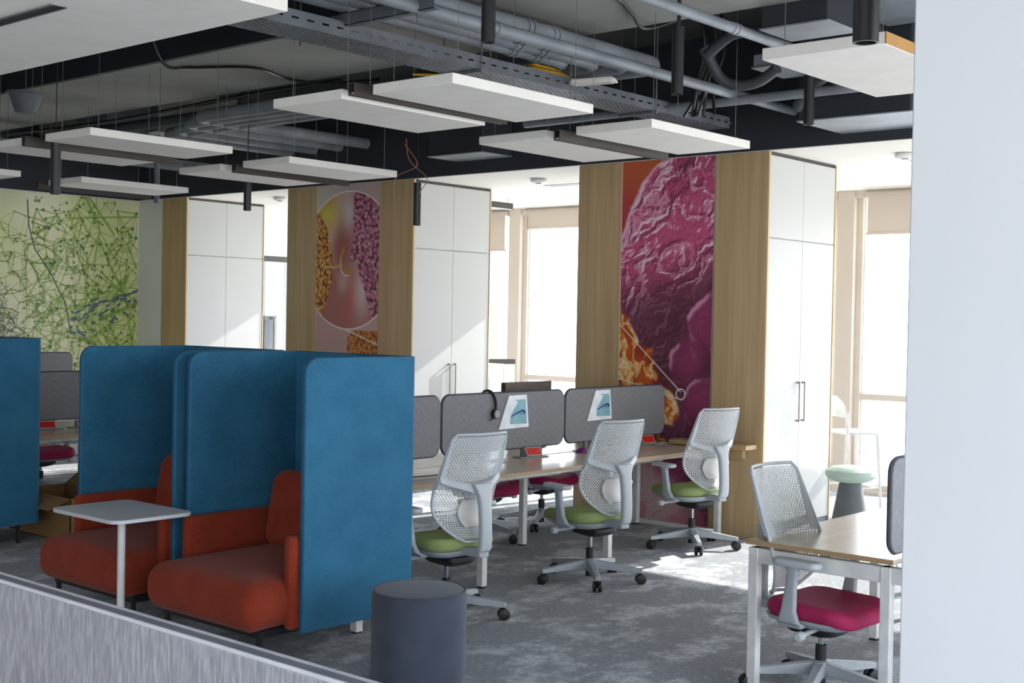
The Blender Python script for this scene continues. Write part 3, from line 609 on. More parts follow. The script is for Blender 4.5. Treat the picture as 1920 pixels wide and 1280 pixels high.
for k in range(5):
    pts = [(-6.6+.1*k, 6.5+.12*k, 3.53), (-6.25, 6.75+.08*k, 3.53+.01*k)]
    for j in range(9):
        a = j/8*2*PI*.9-1.2; pts.append((-5.80+(.17-.02*k)*math.cos(a)*.75, 7.0+(.30-.03*k)*math.sin(a), 3.51+.012*k))
    cable('yellow_cable', pts, .008, 'yellow' if k != 2 else 'wire', 'yellow data cable coiled above the cable tray' if k != 2 else 'grey data cable coiled with the yellow ones')['group'] = 'coiled data cables'
tag(MB().tube([(-5.83, y_*.1+4.0, 3.455) for y_ in range(52)], .012, 6).build('yellow_cable', 'yellow'), 'yellow cable lying inside the slotted cable tray', 'cable')
for k, pts in enumerate(([(-8.62, 8.42, 3.45), (-8.6, 8.45, 3.25), (-8.42, 8.5, 3.08), (-8.42, 8.45, 2.98), (-8.6, 8.5, 2.88)], [(-8.62, 8.4, 3.4), (-8.5, 8.45, 3.2), (-8.72, 8.4, 3.1), (-8.76, 8.4, 2.95), (-8.73, 8.4, 2.84)])):
    cable('red_wire', pts, .004, 'redwire', ['red wire end curling to the right above the middle pendant', 'red wire end curling to the left above the middle pendant'][k], 'wire')
for k in range(7):
    x = -5.05+random.uniform(-.1, .12); cable('hanging_cable', [(x, 7.85+.05*k, 4.1), (x+.05, 7.9+.04*k, 3.8), (x-.03, 7.95+.03*k, 3.55), (x+random.uniform(-.15, .1), 8.0, 3.3)], .011, 'black', 'black cable in the hanging bunch behind the beam-side pendant')['group'] = 'hanging bunch of black cables'
t = thing('conduit', 'short vertical grey conduit left of the oak column end', 'conduit', (-12.2, 8.1, 2.98)); MB().tube([(0, 0, 0), (0, 0, .7)], .03, 12).build('tube', 'galv', t); MB().tube([(0, 0, .68), (0, 0, 1.2)], .034, 12).build('collar', 'galv', t)
t = thing('linear_lamp', 'short black lamp end in the middle window bay', 'lamp', (-9.85, 11.0, 3.06)); B(-.03, .03, -.6, .36, 0, .07).build('housing', 'bronze', t, bev=.003); B(-.02, .02, -.58, .34, -.004, 0).build('diffuser', 'lens', t)
for s_ in (-.5, .3): MB().tube([(0, s_, .07), (0, s_, .14)], .003, 5).build('suspension_wire', 'wire', t)

# ------------------------------------------------------------------ bench desks
def bench(x, y0, n, L, label, near=True, far=True, d=.60, dy=0, fl=None, cl=False):
    """x: centre line, desks on both sides"""
    t = thing('bench_desk', label, 'desk', (x, y0, 0)); Lt = n*L
    for k in range(n):
        for s_ in ((1,) if near else ())+((-1,) if far else ()):
            a, b = sorted((s_*.02, s_*(d+.02)))
            tp = B(a, b, k*L+.002, (k+1)*L-.002, .717, .74).build('tabletop', 'maple', t, bev=.0015)
            e0 = s_*(d+.02); B(min(e0, e0+s_*.001), max(e0, e0+s_*.001), k*L+.002, (k+1)*L-.002, .717, .739).build('edge_band', 'maple_edge', tp)
            if k == 0: B(a, b, k*L+.0, k*L+.002, .717, .739).build('edge_band', 'maple_edge', tp)
    for k in range(n+1):
        y = k*L+(.045 if k == 0 else (-.045 if k == n else dy))
        for s_ in (1, -1):
            if (s_ == 1 and not near) or (s_ == -1 and not far): continue
            q = s_*(d-.01) if not (fl and s_ == -1) else -fl
            lg = B(q-.025, q+.025, y-.025, y+.025, .012, .70).build('leg', 'white_metal', t, bev=.004); B(q-.02, q+.02, y-.02, y+.02, 0, .012).build('foot', 'rubber', lg)
        if cl:
            for q in (-.065, .065): B(q-.025, q+.025, y-.025, y+.025, 0, .70).build('leg', 'white_metal', t, bev=.004)
        B(-d if far else 0, d if near else 0, y-.02, y+.02, .625, .70).build('crossbar', 'white_metal', t, bev=.003)
    for s_ in (.38, -.38):
        if (s_ > 0 and near) or (s_ < 0 and far): B(s_-.02, s_+.02, .06, Lt-.06, .66, .70).build('side_rail', 'white_metal', t)
    for k in range(n):                        # wire cable baskets
        mb = MB(); ya, yb = k*L+.18, (k+1)*L-.18
        for q in (-.12, -.04, .04, .12): mb.tube([(q, ya, .60), (q, yb, .60)], .003, 4)
        for q in (-.16, .16): mb.tube([(q, ya, .66), (q, yb, .66)], .004, 4)
        for j in range(14):
            yy = ya+(yb-ya)*j/13; mb.tube([(-.16, yy, .66), (-.12, yy, .60), (.12, yy, .60), (.16, yy, .66), (.16, yy, .70)], .0025, 4)
        mb.build('cable_basket', 'white_metal', t)
        mc = MB(); random.seed(k)
        for j in range(4):
            yy = ya+.1; mc.tube(curve([(random.uniform(-.1, .1), yy+i*.2, .62+random.uniform(0, .03)) for i in range(5)], 4), .008, 5)
        mc.build('cables', 'black', t)
    return t
XR = -6.23
bd = bench(XR, 5.07, 3, 1.395, 'long pale maple bench desk ending at the magenta mural column', dy=-.19, fl=.24)
bench(-10.47, 5.2, 3, 1.35, 'pale maple bench desk seen through the slit between the blue booths')
bench(-1.80-.6, 5.45, 2, 1.4, 'pale maple desk with white frame and oak edge beside the foreground column', d=.755, cl=True)
B2 = bench(-13.55, 5.2, 2, 1.35, 'farthest bench desk along the green mural wall')
def screen(x, y0, L, z0, z1, label, mm='screen', group='grey screens on the long bench desk'):
    t = thing('desk_screen', label, 'desk screen', (x, y0+L/2, 0), 0, group)
    pts = rrect(L-.02, z1-z0, .07, 6, 0, (z0+z1)/2)
    MB().prism(pts, 'x', -.015, .015).build('fabric_panel', mm, t, bev=.005); MB().tube([(0.0, p[0]*1.003, p[1]+(p[1]-(z0+z1)/2)*.012) for p in pts], .0065, 6, True).build('piping', 'piping', t)
    for s_ in (-.42, .42): B(-.008, .008, s_*L*.7-.02, s_*L*.7+.02, .742, z0+.03).build('clamp', 'galv', t)
for k, l in enumerate(('grey fabric desk screen at the left end, behind the near blue booth', 'middle grey fabric desk screen with a headset hung on it', 'grey fabric desk screen next to the magenta mural')):
    screen(XR, 5.07+1.395*k, 1.395, .815, 1.235, l)
for k, l in enumerate(('low grey screen seen in the slit between booths', 'grey screen behind the booths, middle of the second bench', 'grey screen of the second bench beside the circle mural column')):
    screen(-10.47, 5.2+1.35*k, 1.35, .815, 1.235, l, group='screens on the second bench')
screen(-13.55, 5.2, 1.35, .815, 1.29, 'grey screen before the green mural, near one'); screen(-13.55, 6.55, 1.35, .815, 1.29, 'grey screen before the green mural, far one')
screen(-2.435, 5.42, 1.36, .765, 1.195, 'dark-edged grey screen on the desk cut off by the foreground column', group=None)
screen(-2.40, 6.9, 1.36, .80, 1.195, 'grey screen farther along the desk behind the foreground column', group=None)

# foreground divider
t = thing('divider_screen', 'light grey heather fabric divider across the bottom left foreground', 'divider', (-2.6, 1.545, 0))
B(-2.0, 1.2, -.022, .016, .55, 1.138).build('fabric_panel', 'heather', t, bev=.006)
B(-2.0, 1.2, .0165, .020, .55, 1.146).build('back_trim', 'trim_light', t); B(-2.0, 1.2, -.014, .0165, 1.138, 1.141).build('top_channel', 'channel_grey', t); B(-2.0, 1.2, -.022, -.0145, 1.136, 1.1445).build('front_trim', 'trim_light', t, bev=.002)
t2 = thing('bench_desk', 'pale desk carrying the light grey foreground divider', 'desk', (-2.6, 1.545, 0)); B(-2.0, 1.2, -.75, -.03, .717, .74).build('tabletop', 'maple', t2)
for xx in (-1.95, 1.15):
    for yy in (-.7, -.05): B(xx-.025, xx+.025, yy-.025, yy+.025, 0, .717).build('leg', 'white_metal', t2)
for xx in (-1.8, 1.0): B(xx-.03, xx+.03, -.04, .02, .5, .72).build('clamp', 'piping', t)

# ------------------------------------------------------------------ task chair
def task_chair(seat_m, label, loc, az, group, recline=0):
    t = thing('task_chair', label, 'chair', loc, az-PI/2, group)
    Z0, Z1 = .49, 1.12
    KY = [(.49, -.285), (.54, -.235), (.60, -.195), (.67, -.178), (.76, -.195), (.86, -.238), (.95, -.275), (1.04, -.31), (1.12, -.345)]
    KW = [(.49, .07), (.52, .115), (.57, .17), (.63, .212), (.70, .232), (.80, .234), (.95, .222), (1.06, .210), (1.12, .204)]
    def ip(K, z):
        for (a, p), (b, q) in zip(K[:-1], K[1:]):
            if z <= b+1e-9:
                s = (z-a)/(b-a); return p+(q-p)*s
        return K[-1][1]
    def ips(K, z): return (ip(K, max(Z0, z-.03))+ip(K, z)*2+ip(K, min(Z1, z+.03)))/4
    def Sf(u, z):                              # u -1..1
        w = ips(KW, z); return (u*w, ips(KY, z)+.05*u*u, z+(-.0*u))
    P = perf_surface(lambda u, v: Sf((u*2-1)*.955, Z0+.015+v*.337), 24, 27, .62, .74); P.build('lower_mesh', 'mesh', t, smooth=False, solid=.0035)
    P = perf_surface(lambda u, v: Sf((u*2-1)*.955, .842+v*(Z1-.842-.014)), 24, 25, .60, .72); P.build('upper_mesh', 'mesh', t, smooth=False, solid=.0035)
    # rim
    rim = []
    zz = [Z0+.02+(Z1-.03-Z0-.02)*k/22 for k in range(23)]
    L_ = [Sf(-1, z) for z in zz]; R_ = [Sf(1, z) for z in zz]
    top = [Sf(u, Z1) for u in np.linspace(.9, -.9, 9)]; bot = [Sf(u, Z0) for u in np.linspace(-.8, .8, 7)]
    MB().tube([Vector(p) for p in R_+top+L_[::-1]+bot], .0085, 8, True).build('back_rim', 'chair', t)
    # side wings above the crossbar, crossbar and spine
    for s in (-1, 1):
        mb = MB(); rr = []
        for k in range(9):
            z = .80+.27*k/8; x, y, _ = Sf(s, z); w = .055*(1-k/8)+.006; rr.append([(x-s*w, y-.012, z), (x+s*.004, y-.012-.01*(1-k/8), z), (x+s*.004, y+.006, z), (x-s*w, y+.004, z)])
        mb.rings(rr); mb.build('side_wing', 'chair', t)
    rr = []
    for k in range(25):
        u = -1+k/12; a = abs(u); e_ = a**1.6; zc = .800+.058*e_; x, y, _ = Sf(u*.99, zc); yb = -.335+(y-.012+.335)*min(1, (a*1.15))**.8; h = .024+.016*max(0, 1-a*2.2)
        rr.append([(x, yb-.012, zc-h), (x, yb-.006, zc+h*.8), (x, y-.004 if a > .6 else min(y-.004, yb+.04), zc+h), (x, y-.004 if a > .6 else min(y-.004, yb+.045), zc-h*.8)])
    MB().rings(rr).build('crossbar', 'chair', t, bev=.006)
    rr = []
    for z, y, w, th in ((.83, -.318, .075, .03), (.80, -.322, .060, .04), (.76, -.33, .046, .05), (.70, -.338, .041, .052), (.62, -.345, .040, .05), (.54, -.348, .041, .048), (.475, -.346, .042, .044), (.445, -.338, .042, .04), (.428, -.318, .040, .03)):
        rr.append([(x_, y+y_, z) for x_, y_ in rrect(2*w, th, th*.4, 4)])
    MB().rings(rr).build('spine', 'chair', t, bev=0)
    MB().hexa([(-.037, -.345, .405), (.037, -.345, .405), (.037, -.335, .455), (-.037, -.335, .455)], [(-.06, -.10, .40), (.06, -.10, .40), (.06, -.10, .445), (-.06, -.10, .445)]).build('back_bracket', 'pan', t, bev=.008)
    # lumbar pad
    rr = []
    for k in range(7):
        z = .57+.155*k/6; y = ips(KY, z); w = .055*math.sin(PI*(.15+.7*k/6))+.035; rr.append([(x_*1, y-.024+abs(x_)*.1+y_, z) for x_, y_ in rrect(2*w, .014, .006, 2)])
    MB().rings(rr).build('lumbar_pad', 'plastic_white', t)
    # seat
    def zf(x, y, tt):
        f = -.03*max(0, (y-.12)/.15)**2 if y > .12 else 0
        return f+tt*(.012*(abs(x)/.24)**2+.008*max(0, (-y)/.2))
    cushion(.50, .47, .425, .492, .11, .032, zf, 0, .035).build('seat', seat_m, t)
    rr = [[(x, y, z) for x, y in rrect(w, d, .1, 6, 0, .02)] for w, d, z in ((.30, .28, .375), (.40, .38, .39), (.47, .44, .412), (.485, .455, .43))]
    MB().rings(rr).build('seat_pan', 'pan', t)
    MB().rings([[(x, y, z) for x, y in rrect(w, d, .04, 4, 0, -.02)] for w, d, z in ((.10, .14, .315), (.17, .24, .33), (.21, .30, .355), (.21, .30, .38))]).build('mechanism', 'rubber', t)
    for s in (-1, 1): MB().tube([(s*.10, .04, .372), (s*.27, .05, .366)], .012, 8).tube([(s*.262, .05, .366), (s*.268, .05, .366), (s*.30, .05, .366), (s*.306, .05, .366)], [.016, .023, .023, .016], 12).build('adjust_lever', 'chair', t)
    # armrests
    for s in (-1, 1):
        a = MB(); rr = []
        for z, x, y, w, d in ((.405, .245, -.02, .02, .14), (.42, .272, -.02, .018, .11), (.47, .285, -.012, .017, .075), (.56, .288, 0, .017, .058), (.635, .290, .01, .018, .055), (.655, .290, .01, .03, .085)):
            rr.append([(s*(x+x_), y+y_, z) for x_, y_ in rrect(w*2, d, w*.7, 3)])
        arm = a.rings(rr).build('armrest', 'pan', t)
        cushion(.085, .25, .652, .682, .04, .012, None, s*.285, .03, 5, 3).build('arm_pad', 'chair', arm)
        B(min(s*.20, s*.26), max(s*.20, s*.26), -.08, .04, .392, .412).build('arm_bracket', 'pan', arm, bev=.005)
    # gas lift and star base
    MB().lathe([(.027, .035), (.027, .23), (.024, .225)], 20).build('lift_cover', 'rubber', t); MB().lathe([(.0145, .2), (.0145, .33)], 16).build('gas_lift', 'chrome', t)
    hub = MB().lathe([(.03, .07), (.045, .085), (.052, .115), (.048, .15), (.03, .157)], 20).build('base_hub', 'pan', t)
    for k in range(5):
        a = 2*PI*k/5+.35; c, s = math.cos(a), math.sin(a)
        def P(r_, l_, z): return (r_*c-l_*s, r_*s+l_*c, z)
        ar = MB().hexa([P(.02, -.03, .09), P(.02, .03, .09), P(.02, .026, .152), P(.02, -.026, .152)], [P(.365, -.021, .074), P(.365, .021, .074), P(.365, .016, .102), P(.365, -.016, .102)]).build('base_arm', 'pan', t, bev=.004)
        b = a+random.uniform(-.9, .9); cb, sb = math.cos(b), math.sin(b); cs = MB(); ctr = Vector(P(.352, 0, .034))
        for q in (-.019, .019):
            o_ = ctr+Vector((-sb*q, cb*q, 0)); ax = Vector((-sb, cb, 0)); cs.tube([o_-ax*.012, o_-ax*.009, o_+ax*.009, o_+ax*.012], [.029, .034, .034, .029], 18)
        cs.tube([ctr-Vector((-sb, cb, 0))*.02, ctr+Vector((-sb, cb, 0))*.02], .012, 8); cs.tube([ctr+Vector((0, 0, .012)), ctr+Vector((0, 0, .045))], .008, 8)
        cs.build('caster', 'rubber', t)
    return t
D = math.radians
G1 = 'green task chairs at the long bench'
ch = task_chair('green', 'pale grey task chair with green seat nearest the blue booth', (-5.255, 5.53, 0), D(173), G1)
dup(ch, 'pale grey task chair with green seat in the middle of the bench', (-5.28, 6.98, 0), D(170)-PI/2, G1)
dup(ch, 'pale grey task chair with green seat in front of the magenta mural', (-5.50, 8.60, 0), D(166)-PI/2, G1)
pk = task_chair('pink', 'task chair with raspberry seat at the right-hand desk by the column', (-2.89, 5.70, 0), D(-3), None)
for c_ in pk.children:
    if c_.name.split('.')[0] not in ('base_hub', 'base_arm', 'caster', 'lift_cover', 'gas_lift'): c_.location.z -= .04      # this seat is set lower
    if c_.name.split('.')[0] == 'armrest': c_.scale.z = 1.15; c_.location.z = -.10      # and its armrests higher
G2 = 'raspberry task chairs on the far side of the bench'
dup(pk, 'raspberry chair across the bench, seen right of the middle bench leg', (-6.98, 8.52, 0), D(10)-PI/2, G2)
dup(pk, 'raspberry chair across the bench, seen behind the nearest green chair back', (-6.93, 7.72, 0), D(-8)-PI/2, G2)
dup(pk, 'raspberry chair across the bench, mostly hidden by the blue booth', (-7.12, 6.15, 0), D(5)-PI/2, G2)
dup(pk, 'raspberry chair glimpsed in the slit between the booths', (-11.45, 6.35, 0), D(2)-PI/2, None)

# ------------------------------------------------------------------ booths
def booth(x0, y0, label, g='blue felt booth armchairs'):
    """x0: outer left side, y0: front of the side panels"""
    Wd, Dp, zb, zt, th = 1.03, .80, .155, 1.57, .035
    t = thing('booth_armchair', label, 'booth', (x0+Wd/2, y0+Dp/2, 0), 0, g); w, d = Wd/2, Dp/2
    def outline(y_a, y_b, r):
        pts = [(y_b, zb), (y_b, zt), ]
        pts = [(y_a, zb), (y_b, zb), (y_b, zt)]
        for k in range(9): a = PI/2+PI/2*k/8; pts.append((y_a+r+r*math.cos(a), zt-r+r*math.sin(a)))
        return pts
    for s in (-1, 1):
        xa, xb = sorted((s*w, s*(w-th)))
        sp = MB().prism(outline(-d, d-.03, .085), 'x', xa, xb).build('side_panel', 'teal', t, bev=.008, seg=3)
        xo = s*(w-.004)
        MB().tube([(s*(w-th/2), -d-.001, zb+.01), (s*(w-th/2), -d-.001, zt-.09)]+[(s*(w-th/2), -d+.085+.086*math.cos(PI-PI/2*k/6), zt-.085+.086*math.sin(PI-PI/2*k/6)) for k in range(1, 7)], .003, 5).build('seam', 'teal_edge', sp)
    # back panel with rounded outer corners
    pts = []; r = .04
    for k in range(7): a = PI/2*k/6; pts.append((w-r+r*math.cos(a), d-r+r*math.sin(a)))
    for k in range(7): a = PI/2+PI/2*k/6; pts.append((-w+r+r*math.cos(a), d-r+r*math.sin(a)))
    pts += [(-w, d-.045), (-w+th-.0, d-.045), (-w+th, d-th), (w-th, d-th), (w-th, d-.045), (w, d-.045)]
    MB().prism(pts, 'z', zb, zt).build('back_panel', 'teal', t, bev=.006, seg=2)
    iw = w-th
    # arms
    for s in (-1, 1):
        cushion(.065, .82, .17, .655, .028, .028, None, s*(iw-.034), d-.035-.41, 5, 4).build('arm', 'rust', t)
    def zf(x, y, tt):
        return tt*.022*(1-(x/.45)**2)-tt*.022*max(0, (-y-.18)/.45)**2
    sc_ = cushion(2*(iw-.07), 1.01, .175, .45, .075, .105, zf, 0, -.20, 7, 8)
    sc_.v = [(x*(1+.145*min(1, max(0, (-y-.42)/.08))), y, z) for x, y, z in sc_.v]
    sc_.build('seat', 'rust', t)
    B(-iw+.06, iw-.06, -.60, d-.06, .148, .185).build('base_frame', 'black', t)
    # reclined back cushion
    o = cushion(.78, .46, 0, .16, .10, .075, None, 0, 0, 7, 6).build('backrest', 'rust', t); o.location = (0, d-.185, .64); o.rotation_euler = (D(80), 0, 0)
    for sx_ in (-1, 1):
        for sy_, zz in ((-.585, 0), (d-.12, 0)): B(sx_*(iw-.08)-.011, sx_*(iw-.08)+.011, sy_-.011, sy_+.011, 0, .17).build('leg', 'black', t)
    B(iw-.002-.012, iw-.0, -d+.02, -d+.03, .32, .345).build('fabric_tag', 'paper', t)
    return t
bt = booth(-6.075, 4.247, 'blue felt booth with burnt orange seat, nearest, beside the round ottoman')
dup(bt, 'blue felt booth with burnt orange seat behind the small white table', (-6.075-1.135+.515, 4.247+.4, 0))
dup(bt, 'blue felt booth cut off by the left picture edge', (-9.09-.515, 4.247+.4, 0))
t = thing('steel_post', 'short white square post under the near booth', 'post', (-5.33, 4.88, 0)); B(-.025, .025, -.025, .025, .012, .16).build('post', 'white_metal', t); B(-.02, .02, -.02, .02, 0, .012).build('foot', 'rubber', t)

# small white table
t = thing('laptop_table', 'small white rounded square table on a single post before the booth', 'table', (-6.19, 3.915, 0))
MB().prism(rrect(.665, .50, .07, 7), 'z', .679, .70).build('tabletop', 'table_white', t, bev=.004)
MB().lathe([(.0215, .008), (.0215, .679)], 20).build('post', 'white_metal', t); MB().prism(rrect(.36, .40, .05, 6, 0, .05), 'z', 0, .008).build('base_plate', 'white_metal', t); MB().lathe([(.06, .672), (.06, .68)], 20).build('mount_plate', 'white_metal', t)
# ottoman
t = thing('round_ottoman', 'charcoal drum-shaped fabric ottoman in the foreground beside the blue booth', 'ottoman', (-4.415, 4.455, 0))
R0 = .233
MB().lathe([(R0-.02, .0), (R0-.004, .008), (R0, .03), (R0+.001, .43), (R0-.003, .447), (R0-.012, .455)], 56).build('drum', 'ottoman', t)
MB().lathe([(R0-.012, .4545), (R0-.03, .4575), (.1, .459), (.02, .4595)], 56).build('top_cover', 'ottoman', t)
MB().tube([((R0-.004)*math.cos(2*PI*k/56), (R0-.004)*math.sin(2*PI*k/56), .453) for k in range(56)], .0035, 6, True).build('top_seam', 'ottoman', t)
MB().tube([(-.17*1.38, -.0, .01), (-.17*1.378, 0, .45)], .0025, 5).build('side_seam', 'ottoman', t)

# ------------------------------------------------------------------ things on and around the desks
def power(x, y, rz, label, g=None):
    t = thing('power_unit', label, 'power socket', (x, y, .741), rz, g)
    B(-.14, .14, -.05, .05, 0, .008).build('base', 'socket_grey', t, bev=.002)
    MB().prism([(-.045, .008), (.04, .008), (.04, .02), (.01, .07), (-.04, .07)], 'x', -.075, .075).build('housing', 'socket_grey', t, bev=.003)
    o = B(-.068, .068, -.030, .030, 0, .003).build('face', 'red', t, loc=(0, .029, .045), rot=(D(-59), 0, 0))
    for s in (-.033, .033): MB().lathe([(.020, .003), (.020, .0055), (.016, .0055), (.015, .004)], 16, (s, 0, 0)).build('socket', 'red', t, loc=(0, .029, .045), rot=(D(-59), 0, 0))
    for a in (B(-.072, .072, -.034, -.030, 0, .005), B(-.072, .072, .030, .034, 0, .005), B(-.072, -.068, -.034, .034, 0, .005), B(.068, .072, -.034, .034, 0, .005)): a.build('rim', 'plastic_white', t, loc=(0, .029, .045), rot=(D(-59), 0, 0))
power(-6.19, 7.42, D(-100), 'grey power unit with red sockets under the middle screen'); power(-6.19, 8.93, D(-100), 'grey power unit with red sockets near the mural end of the bench')
power(-10.34, 5.78, D(-100), 'red power sockets seen through the slit between booths'); power(-10.34, 6.15, D(-100), 'second red power sockets farther along the slit desk')
def leaflet(y0, y1, z0, z1, label):
    t = thing('folded_poster', label, 'poster', (XR+.018, (y0+y1)/2, (z0+z1)/2), 0, 'folded posters on the desk screens'); w, h = (y1-y0)/2, (z1-z0)/2
    MB().hexa([(0, -w*.98, -h), (0, w, -h*.96), (0, w*.84, h), (0, -w*.35, h*.98)], [(.002, -w*.98, -h), (.002, w, -h*.96), (.002, w*.84, h), (.002, -w*.35, h*.98)]).build('sheet', 'paper', t, smooth=False)
    MB().hexa([(.003, -w*.25, -h*.72), (.003, w*.86, -h*.75), (.003, w*.74, h*.72), (.003, -w*.05, h*.72)], [(.0042, -w*.25, -h*.72), (.0042, w*.86, -h*.75), (.0042, w*.74, h*.72), (.0042, -w*.05, h*.72)]).build('teal_field', 'paper_teal', t, smooth=False)
    MB().hexa([(.004, -w*.98, -h), (.004, -w*.42, -h*.5), (.022, w*.12, h*.6), (.004, -w*.35, h*.98)], [(.0055, -w*.98, -h), (.0055, -w*.42, -h*.5), (.0235, w*.12, h*.6), (.0055, -w*.35, h*.98)]).build('folded_flap', 'paper', t, smooth=False)
    MB().tube([(.0052, -w*.2, -h*.28), (.0052, 0, -h*.16), (.0052, w*.3, -h*.02), (.0052, w*.52, h*.08), (.0052, w*.7, -h*.1)], [.010, .014, .018, .026, .010], 8, ry=.15).tube([(.0052, w*.3, -h*.05), (.0052, w*.56, -h*.14), (.0052, w*.8, -h*.12)], [.010, .014, .006], 8, ry=.15).build('printed_arm', 'print_purple', t)
leaflet(7.06, 7.41, .965, 1.215, 'folded white poster with a teal picture on the middle screen'); leaflet(8.13, 8.47, .975, 1.22, 'folded white poster with a teal picture on the screen by the mural')
t = thing('headset', 'black headset hanging over the middle grey desk screen', 'headset', (XR, 6.98, 0))
MB().tube(curve([(-.03, -.075, 1.16), (-.02, -.07, 1.22), (0, -.04, 1.257), (.026, .0, 1.24), (.034, .03, 1.18), (.034, .035, 1.11)], 6), .012, 8, ry=.6).build('headband', 'black', t)
e1 = MB().tube([(.02, .035, 1.085), (.05, .035, 1.085)], .038, 20).build('ear_cup', 'black', t); MB().tube([(.05, .035, 1.085), (.053, .035, 1.085)], .028, 20).build('ring', 'socket_grey', e1)
MB().tube(curve([(.03, .03, 1.08), (.035, .0, 1.05), (.03, -.03, 1.04)], 5), .004, 6).build('microphone', 'black', t)
t = thing('monitor', 'dark monitor top showing above the middle desk screen', 'monitor', (-6.72, 7.98, .742), D(90))
B(-.30, .30, -.012, .012, .17, .53).build('panel', 'black', t, bev=.004); B(-.29, .29, -.03, -.012, .18, .532).build('back_cover', 'monitor_back', t, bev=.003); B(-.04, .04, -.035, -.012, .0, .42).build('stand', 'bronze', t); B(-.13, .13, -.12, .08, 0, .01).build('foot', 'bronze', t)
for k, (x, y, rz, c, l) in enumerate(((-6.16, 7.02, .2, 'paper', 'white paper lying left of the middle power unit'), (-6.17, 8.05, -.3, 'paper', 'crumpled white paper near the purple wrapper'), (-6.15, 8.45, .3, 'paper', 'white paper strip under the mural-side screen'), (-6.12, 9.05, .1, 'paper', 'white paper at the mural end of the bench'))):
    t = thing('paper_sheet', l, 'paper', (x, y, .741), rz); P = perf_surface(lambda u, v: ((u-.5)*.09, (v-.5)*.22, .004+.008*math.sin(u*5+v*7)), 5, 6, .01, .01, False); P.build('sheet', c, t, solid=.001); B(-.03, .03, -.08, .0, .003, .006).build('corner', c, t)
t = thing('wrapper', 'small purple wrapper on the bench between the two posters', 'wrapper', (-6.14, 7.98, .741), .2); MB().prism([(-.05, 0), (.05, 0), (.02, .04), (-.03, .025)], 'x', -.03, .03).build('packet', mat('purple_foil', (110, 30, 110), .3), t, bev=.004)
cable('desk_cable', [(-6.1, 5.62, .746), (-5.95, 5.75, .746), (-5.85, 5.95, .75), (-5.9, 6.2, .746), (-6.1, 6.4, .746)], .004, 'black', 'thin black cable lying on the bench beside the booth')
# darker wood ledge at the mural end
t = thing('wall_ledge', 'small oak ledge fixed to the column at the bench end', 'shelf', (-5.62, 9.10, .0)); B(-.45, .30, -.0, .18, .745, .785).build('board', 'oak', t, bev=.006); B(-.35, .2, .12, .17, .66, .745).build('bracket', 'oak', t)

# cardboard box behind the slit
t = thing('cardboard_box', 'brown cardboard box on the carpet in the slit between booths', 'box', (-9.35, 5.42, 0)); a, b, h = .42, .22, .34
for q in ((-a, a, -b, -b+.006), (-a, a, b-.006, b), (-a, -a+.006, -b, b), (a-.006, a, -b, b)): B(*q, 0, h).build('side', 'cardboard', t)
B(-a, a, -b, b, 0, .006).build('bottom', 'cardboard', t)
B(-a, a, 0, .2, 0, .005).build('flap', 'cardboard', t, loc=(0, -b, h), rot=(D(200), 0, 0)); B(-a, a, 0, .2, 0, .005).build('flap', 'cardboard', t, loc=(0, b, h), rot=(D(35), 0, 0))

# ------------------------------------------------------------------ window bay at the right
t = thing('pedestal_stool', 'pale mint mushroom stool on a dark grey cone in the right bay', 'stool', (-4.955, 10.25, 0))
MB().lathe([(.165, 0), (.17, .01), (.095, .42), (.09, .44)], 36).build('cone_base', 'stone_grey', t)
MB().lathe([(.06, .425), (.14, .435), (.195, .46), (.218, .495), (.21, .53), (.16, .558), (.08, .57), (.01, .572)], 40).build('seat', 'mint', t)
def bar_chair(label, loc, rz):
    t = thing('bar_chair', label, 'chair', loc, rz)
    cushion(.42, .38, .775, .80, .08, .012, None, 0, 0, 5, 3).build('seat', 'plastic_white', t)
    rr = [[(x_, -.17-.1*k/6+y_+.35*x_*x_, .93+.2*k/6) for x_, y_ in rrect(.30+.14*math.sin(PI*k/6), .012, .005, 2)] for k in range(7)]
    MB().rings(rr).build('backrest', 'plastic_white', t)
    for s in (-1, 1):
        MB().tube([(s*.19, .15, .78), (s*.22, .19, 0)], .016, 8, ry=.8).build('leg', 'plastic_white', t); MB().tube([(s*.18, -.16, .98), (s*.19, -.16, .78), (s*.22, -.21, 0)], .017, 8, ry=.8).build('leg', 'plastic_white', t)
        MB().tube([(s*.205, .17, .28), (s*.21, -.19, .28)], .01, 6).build('footrest', 'plastic_white', t)
    MB().tube([(-.205, .175, .28), (.205, .175, .28)], .011, 6).build('footrest', 'plastic_white', t)
bar_chair('white plastic bar chair by the window behind the mushroom stool', (-5.36, 11.1, 0), D(-34))
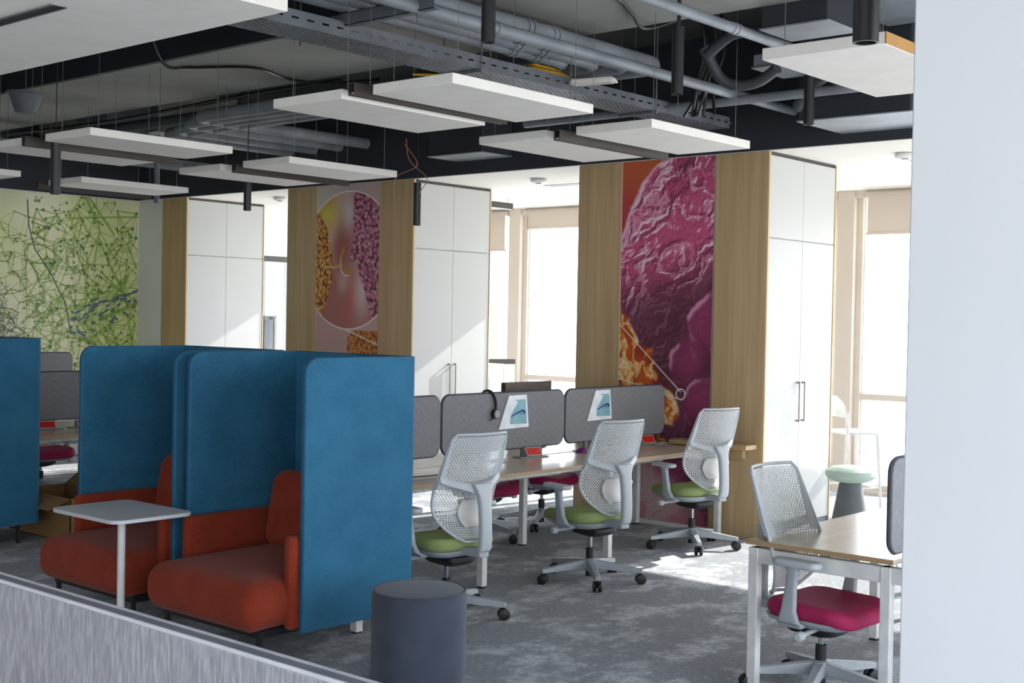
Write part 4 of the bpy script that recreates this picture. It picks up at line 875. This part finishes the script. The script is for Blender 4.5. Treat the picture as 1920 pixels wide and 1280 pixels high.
t = thing('paper_poster', 'small white poster with purple arm print in the middle bay', 'poster', (-9.9, 11.0, .742)); B(-.3, .3, -.012, .012, .08, .52).build('board', 'plastic_white', t, bev=.03); B(-.05, .08, -.016, -.012, .22, .36).build('print', 'paper_teal', t); MB().tube([(-.1, -.016, .3), (.0, -.016, .32), (.06, -.016, .31)], [.003, .01, .004], 6, ry=.3).build('printed_arm', 'print_purple', t)
t = thing('white_table', 'white table by the window in the middle bay', 'table', (-9.3, 11.2, 0)); B(-.9, .9, -.35, .5, .715, .742).build('tabletop', 'plastic_white', t, bev=.003)
for sx_ in (-.85, .85):
    for sy_ in (-.3, .45): B(sx_-.025, sx_+.025, sy_-.025, sy_+.025, 0, .715).build('leg', 'white_metal', t)
t = thing('monitor', 'dark monitor edge on the white table in the middle bay', 'monitor', (-9.95, 11.25, .742), D(70)); B(-.26, .26, -.012, .012, .5, .56).build('panel', 'bronze', t, bev=.004); B(-.25, .25, -.010, .006, .15, .5).build('back_cover', 'plastic_white', t, bev=.004); B(-.03, .03, -.03, -.012, 0, .45).build('stand', 'plastic_white', t); B(-.1, .1, -.08, .08, 0, .008).build('foot', 'plastic_white', t)

# ------------------------------------------------------------------ outside: hazy blocks of the city
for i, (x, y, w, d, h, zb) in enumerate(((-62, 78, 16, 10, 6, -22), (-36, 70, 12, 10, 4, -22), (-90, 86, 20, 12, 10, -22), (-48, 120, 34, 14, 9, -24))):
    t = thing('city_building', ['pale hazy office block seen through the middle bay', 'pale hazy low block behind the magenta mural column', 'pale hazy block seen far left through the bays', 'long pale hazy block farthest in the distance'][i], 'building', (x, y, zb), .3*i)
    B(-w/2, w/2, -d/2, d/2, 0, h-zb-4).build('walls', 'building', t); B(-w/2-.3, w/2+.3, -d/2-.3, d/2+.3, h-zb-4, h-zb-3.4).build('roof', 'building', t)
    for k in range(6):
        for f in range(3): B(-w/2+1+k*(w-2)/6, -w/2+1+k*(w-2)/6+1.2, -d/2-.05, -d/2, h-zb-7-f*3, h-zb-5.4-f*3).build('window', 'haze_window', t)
